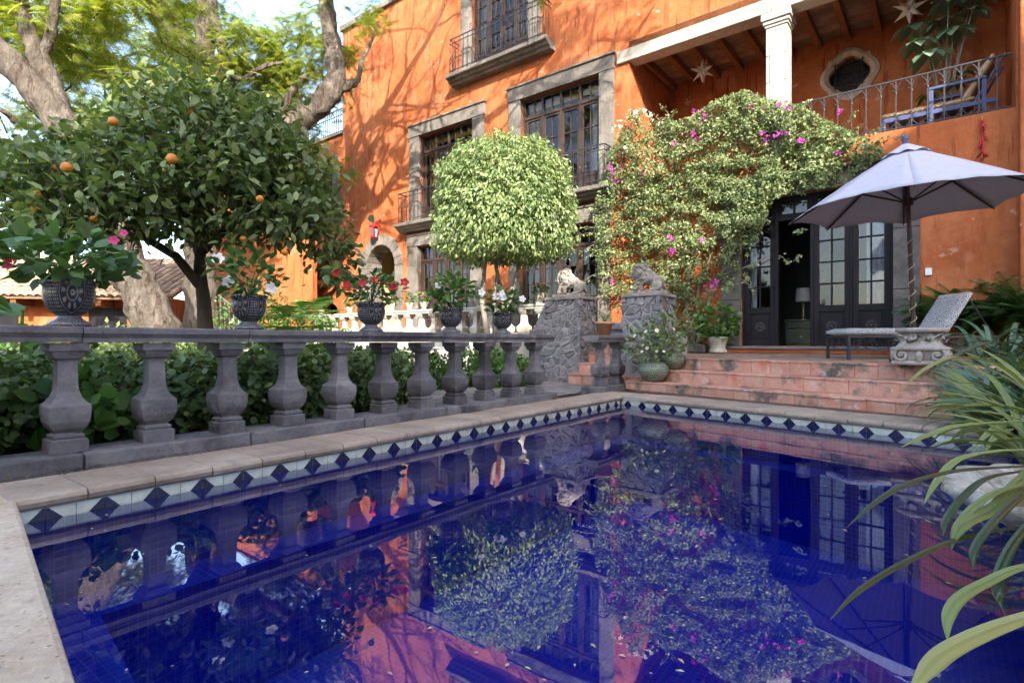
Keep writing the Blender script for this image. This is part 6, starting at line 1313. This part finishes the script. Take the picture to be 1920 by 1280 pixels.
# the part of the crown that hangs above the frame and dapples the house front
SH = []; r = random.Random(77)
while len(SH) < 76:
    x, y = r.uniform(620, 1215), r.uniform(-60, 520); s_, z_ = fac(x, y); want = .45 if x < 800 else (.6 if y < 140+.25*(x-800) else .12)
    if x > 1000 and y > 150: want = .05
    nz = mn.noise(Vector((x*.012, y*.012, 1.5))); k = r.uniform(7, 12); p = W(s_, 0, z_)+SUN*k
    if r.random() < want*(.55+nz) and 640-FPX*(p.z-.5-EYE)/p.y < -25: SH.append(((p.x, p.y, p.z), (.35, .35, .25), 1))
def canopy_leaves(root, org, sk, ells, per, seed, size=.36):
    r = random.Random(seed); tw = MB(); P = []; X = []; Zn = []; S = []; T_ = []
    for (c, rad, n) in ells:
        for _ in range(n):
            v = Vector((r.gauss(0, 1), r.gauss(0, 1), r.gauss(0, 1))).normalized()*r.random()**.4; T_.append(Vector((c[0]+v.x*rad[0], c[1]+v.y*rad[1], c[2]+v.z*rad[2])))
    nodes = np.array([tuple(q) for q in sk[::2]]); rem = np.array([tuple(t) for t in T_]); best = np.full(len(rem), 1e9); bi = np.zeros(len(rem), int); done = np.zeros(len(rem), bool)
    D = ((rem[:, None]-nodes[None])**2).sum(2); bi = D.argmin(1); best = D.min(1); nodes = [Vector(n) for n in nodes]
    for _ in range(len(rem)):                                          # grow outward: each spray joins the nearest wood already there
        k = int(np.where(done, 1e9, best).argmin()); done[k] = True; t = Vector(rem[k]); b0 = nodes[bi[k]]; L = (t-b0).length; mid = b0.lerp(t, .5)+Vector((r.gauss(0, .14), r.gauss(0, .14), r.gauss(.08, .1)))*L
        tw.tube([b0-org, mid-org, t-org], [min(.045, .010+.014*L), .009+.008*L, .005], 5)
        for q in (mid, t):
            nodes.append(q); dn = ((rem-np.array(q))**2).sum(1); u = dn < best; best[u] = dn[u]; bi[u] = len(nodes)-1
        for _k in range(per):
            u = r.uniform(.3, 1.08); base = b0.lerp(mid, u*2) if u < .5 else mid.lerp(t, u*2-1); base = base+Vector((r.gauss(0, .19), r.gauss(0, .19), r.gauss(0, .15)))
            P.append(base-org); a_ = r.uniform(0, 6.28); X.append(Vector((math.cos(a_), math.sin(a_), r.uniform(-.9, .25)))); Zn.append(Vector((r.gauss(0, .4), r.gauss(-.3, .4), 1))); S.append(size*r.uniform(.6, 1.2))
    tw.build('twig', bark2, root, kind='stuff'); P, X, Zn = (np.array([tuple(v) for v in a]) for a in (P, X, Zn))
    me = leafmesh('crown', FERN, P, X, Zn, np.array(S), 1.); me.materials.append(L_jac); O('crown', me, None, root, kind='stuff')
canopy_leaves(ja, jao, jask, [((-9.0, 11.5, 6.9), (3.2, 2.4, 1.7), 105), ((-9.5, 12.5, 4.6), (2.6, 1.8, .9), 40), ((-6.5, 9., 9.6), (2.6, 2., 1.2), 20)], 36, 3)
canopy_leaves(jb, jbo, jbsk, [((-8.6, 15.2, 8.2), (3.0, 2.0, 1.8), 100), ((-6.4, 15.4, 8.0), (2.0, 1.8, 1.7), 78), ((-4.4, 14.4, 8.9), (1.1, 1.0, 1.0), 10), ((-7.0, 16.6, 6.0), (2.4, 1.4, 1.2), 45), ((-11., 16., 7), (3, 1.5, 2), 50), ((.62, 9.6, 7.12), (.5, .4, .25), 5)], 36, 5)
canopy_leaves(jb, jbo, jbsk, SH, 13, 6)
# ---------------------------------------------------------------- garden house and stair at the far left
gh = E('garden_house', (0, 0, 0), 0, 'low orange garden house with tiled roof at the far left', 'house'); ga = math.radians(8); gh.location = (-19, 15.0, 0); gh.rotation_euler = (0, 0, ga)
MB().box(0, 9.2, 0, 4, -.03, 2.0).build('wall', stucco, gh); tiledroof(gh, -.3, 9.5, -.75, 1.95, 3.2, 3.6)
for i in range(9): MB().box(.2+i*1.05, .34+i*1.05, -.7, -.005, 1.72, 1.86).build('rafter', joistwood, gh)
for i, x in enumerate((1.5, 4.2, 7.0)): MB().box(x, x+1.0, -.03, -.004, .02, 1.7).build('door', doorwood, gh, bevel=.01)
os_ = E('garden_stair', (-9.2, 16.2, 0), math.radians(-20), 'outside stair with white railing against an orange wall beyond the leaning trunk', 'stair')
MB().box(-.6, 3.2, 1.2, 1.4, -.03, 4.2).build('wall', stucco, os_)
for i in range(10): MB().box(-.2+i*.28, .08+i*.28, .2, 1.19, -.03, .18*(10-i)).build('tread', flag, os_, bevel=.01)
rl = MB(); rl.tube([(-.2, .15, 2.7), (2.6, .15, .9)], .022, 6); ro = rl.build('railing', whiteiron, os_); bm_ = MB().box(-.011, .011, .14, .16, 0, .92).mesh('bar'); bm_.materials.append(whiteiron)
for i in range(17): O('bar', bm_, None, ro, loc=(-.15+i*.165, 0, 2.68-1.8*(i*.165+.05)/2.8-.92))
# ---------------------------------------------------------------- the house that shades the pool: mirrored in the door panes
nh = E('neighbour_house', (8.64, -16.4, 0), math.atan2(.51, .86), 'tall brown house front with long roofline mirrored in the terrace door panes', 'house')
MB().box(-34, 10, -8, 0, -.03, 18.6).build('wall', surf('neighbour_limewash', [(.16, .11, .08), (.22, .16, .12), (.27, .2, .15)], .6, .9, .3), nh); MB().box(-34.3, 10.3, -8.3, .3, 18.602, 18.9).build('parapet_coping', cantera, nh, bevel=.05)
for x in (-31, -27, -23, -19, -15, -11, -7, -3, 1, 5, 8.4):
    for z in (1.0, 5.6, 10.2, 14.6): MB().box(x-.8, x+.8, .003, .07, z, z+2.6).build('shutter', wood, nh, bevel=.01); MB().box(x-1.05, x+1.05, .004, .12, z+2.602, z+2.86).build('lintel', cantera, nh, bevel=.02)
# ---------------------------------------------------------------- fallen leaves and litter
N = 85; P = []; r = random.Random(44)
while len(P) < N:
    x, y = r.uniform(60, 1920), 640+r.uniform(130, 640)**1.0
    Y = FPX*(EYE-WZ)/(y-640); X_ = (x-960)/FPX*Y; p = Vector((X_, Y, 0)); ok = True
    for i in range(4):
        a_, b_ = POOL[i], POOL[(i+1) % 4]; d = b_-a_
        if d.x*(p.y-a_.y)-d.y*(p.x-a_.x) < .06: ok = False
    if ok and (mn.noise(Vector((X_*1.5, Y*1.5, 5))) > -.15 or r.random() < .3): P.append((X_, Y, WZ+.003))
P = np.array(P); a_ = rng.uniform(0, 6.28, N); me = leafmesh('floating_leaf', KITE, P, np.stack([np.cos(a_), np.sin(a_), np.zeros(N)], 1), np.tile((0, 0, 1.), (N, 1)), rng.uniform(.010, .026, N), .8)
O('floating_leaves', me, deadleaf, None, kind='stuff', label='tiny pale fallen leaves floating on the dark blue pool', cat='leaves')
P = []
for _ in range(420): k = r.uniform(-.5, .9)+abs(r.gauss(0, .4)); n_ = -.02-abs(r.gauss(0, .05)); q = B(k, n_, .004); P.append((q.x, q.y, .004))
for _ in range(160): k = r.uniform(-.3, 5.3); q = B(k, -.015-abs(r.gauss(0, .012)), .003); P.append((q.x, q.y, .003))
P = np.array(P); N = len(P); a_ = rng.uniform(0, 6.28, N); me = leafmesh('litter', KITE, P, np.stack([np.cos(a_), np.sin(a_), rng.normal(size=N)*.15], 1), np.stack([rng.normal(size=N)*.3, rng.normal(size=N)*.3, np.ones(N)], 1), rng.uniform(.008, .028, N), .8)
O('leaf_litter', me, debris_m, None, kind='stuff', label='dark leaf litter drifted along the foot of the balustrade', cat='leaves')
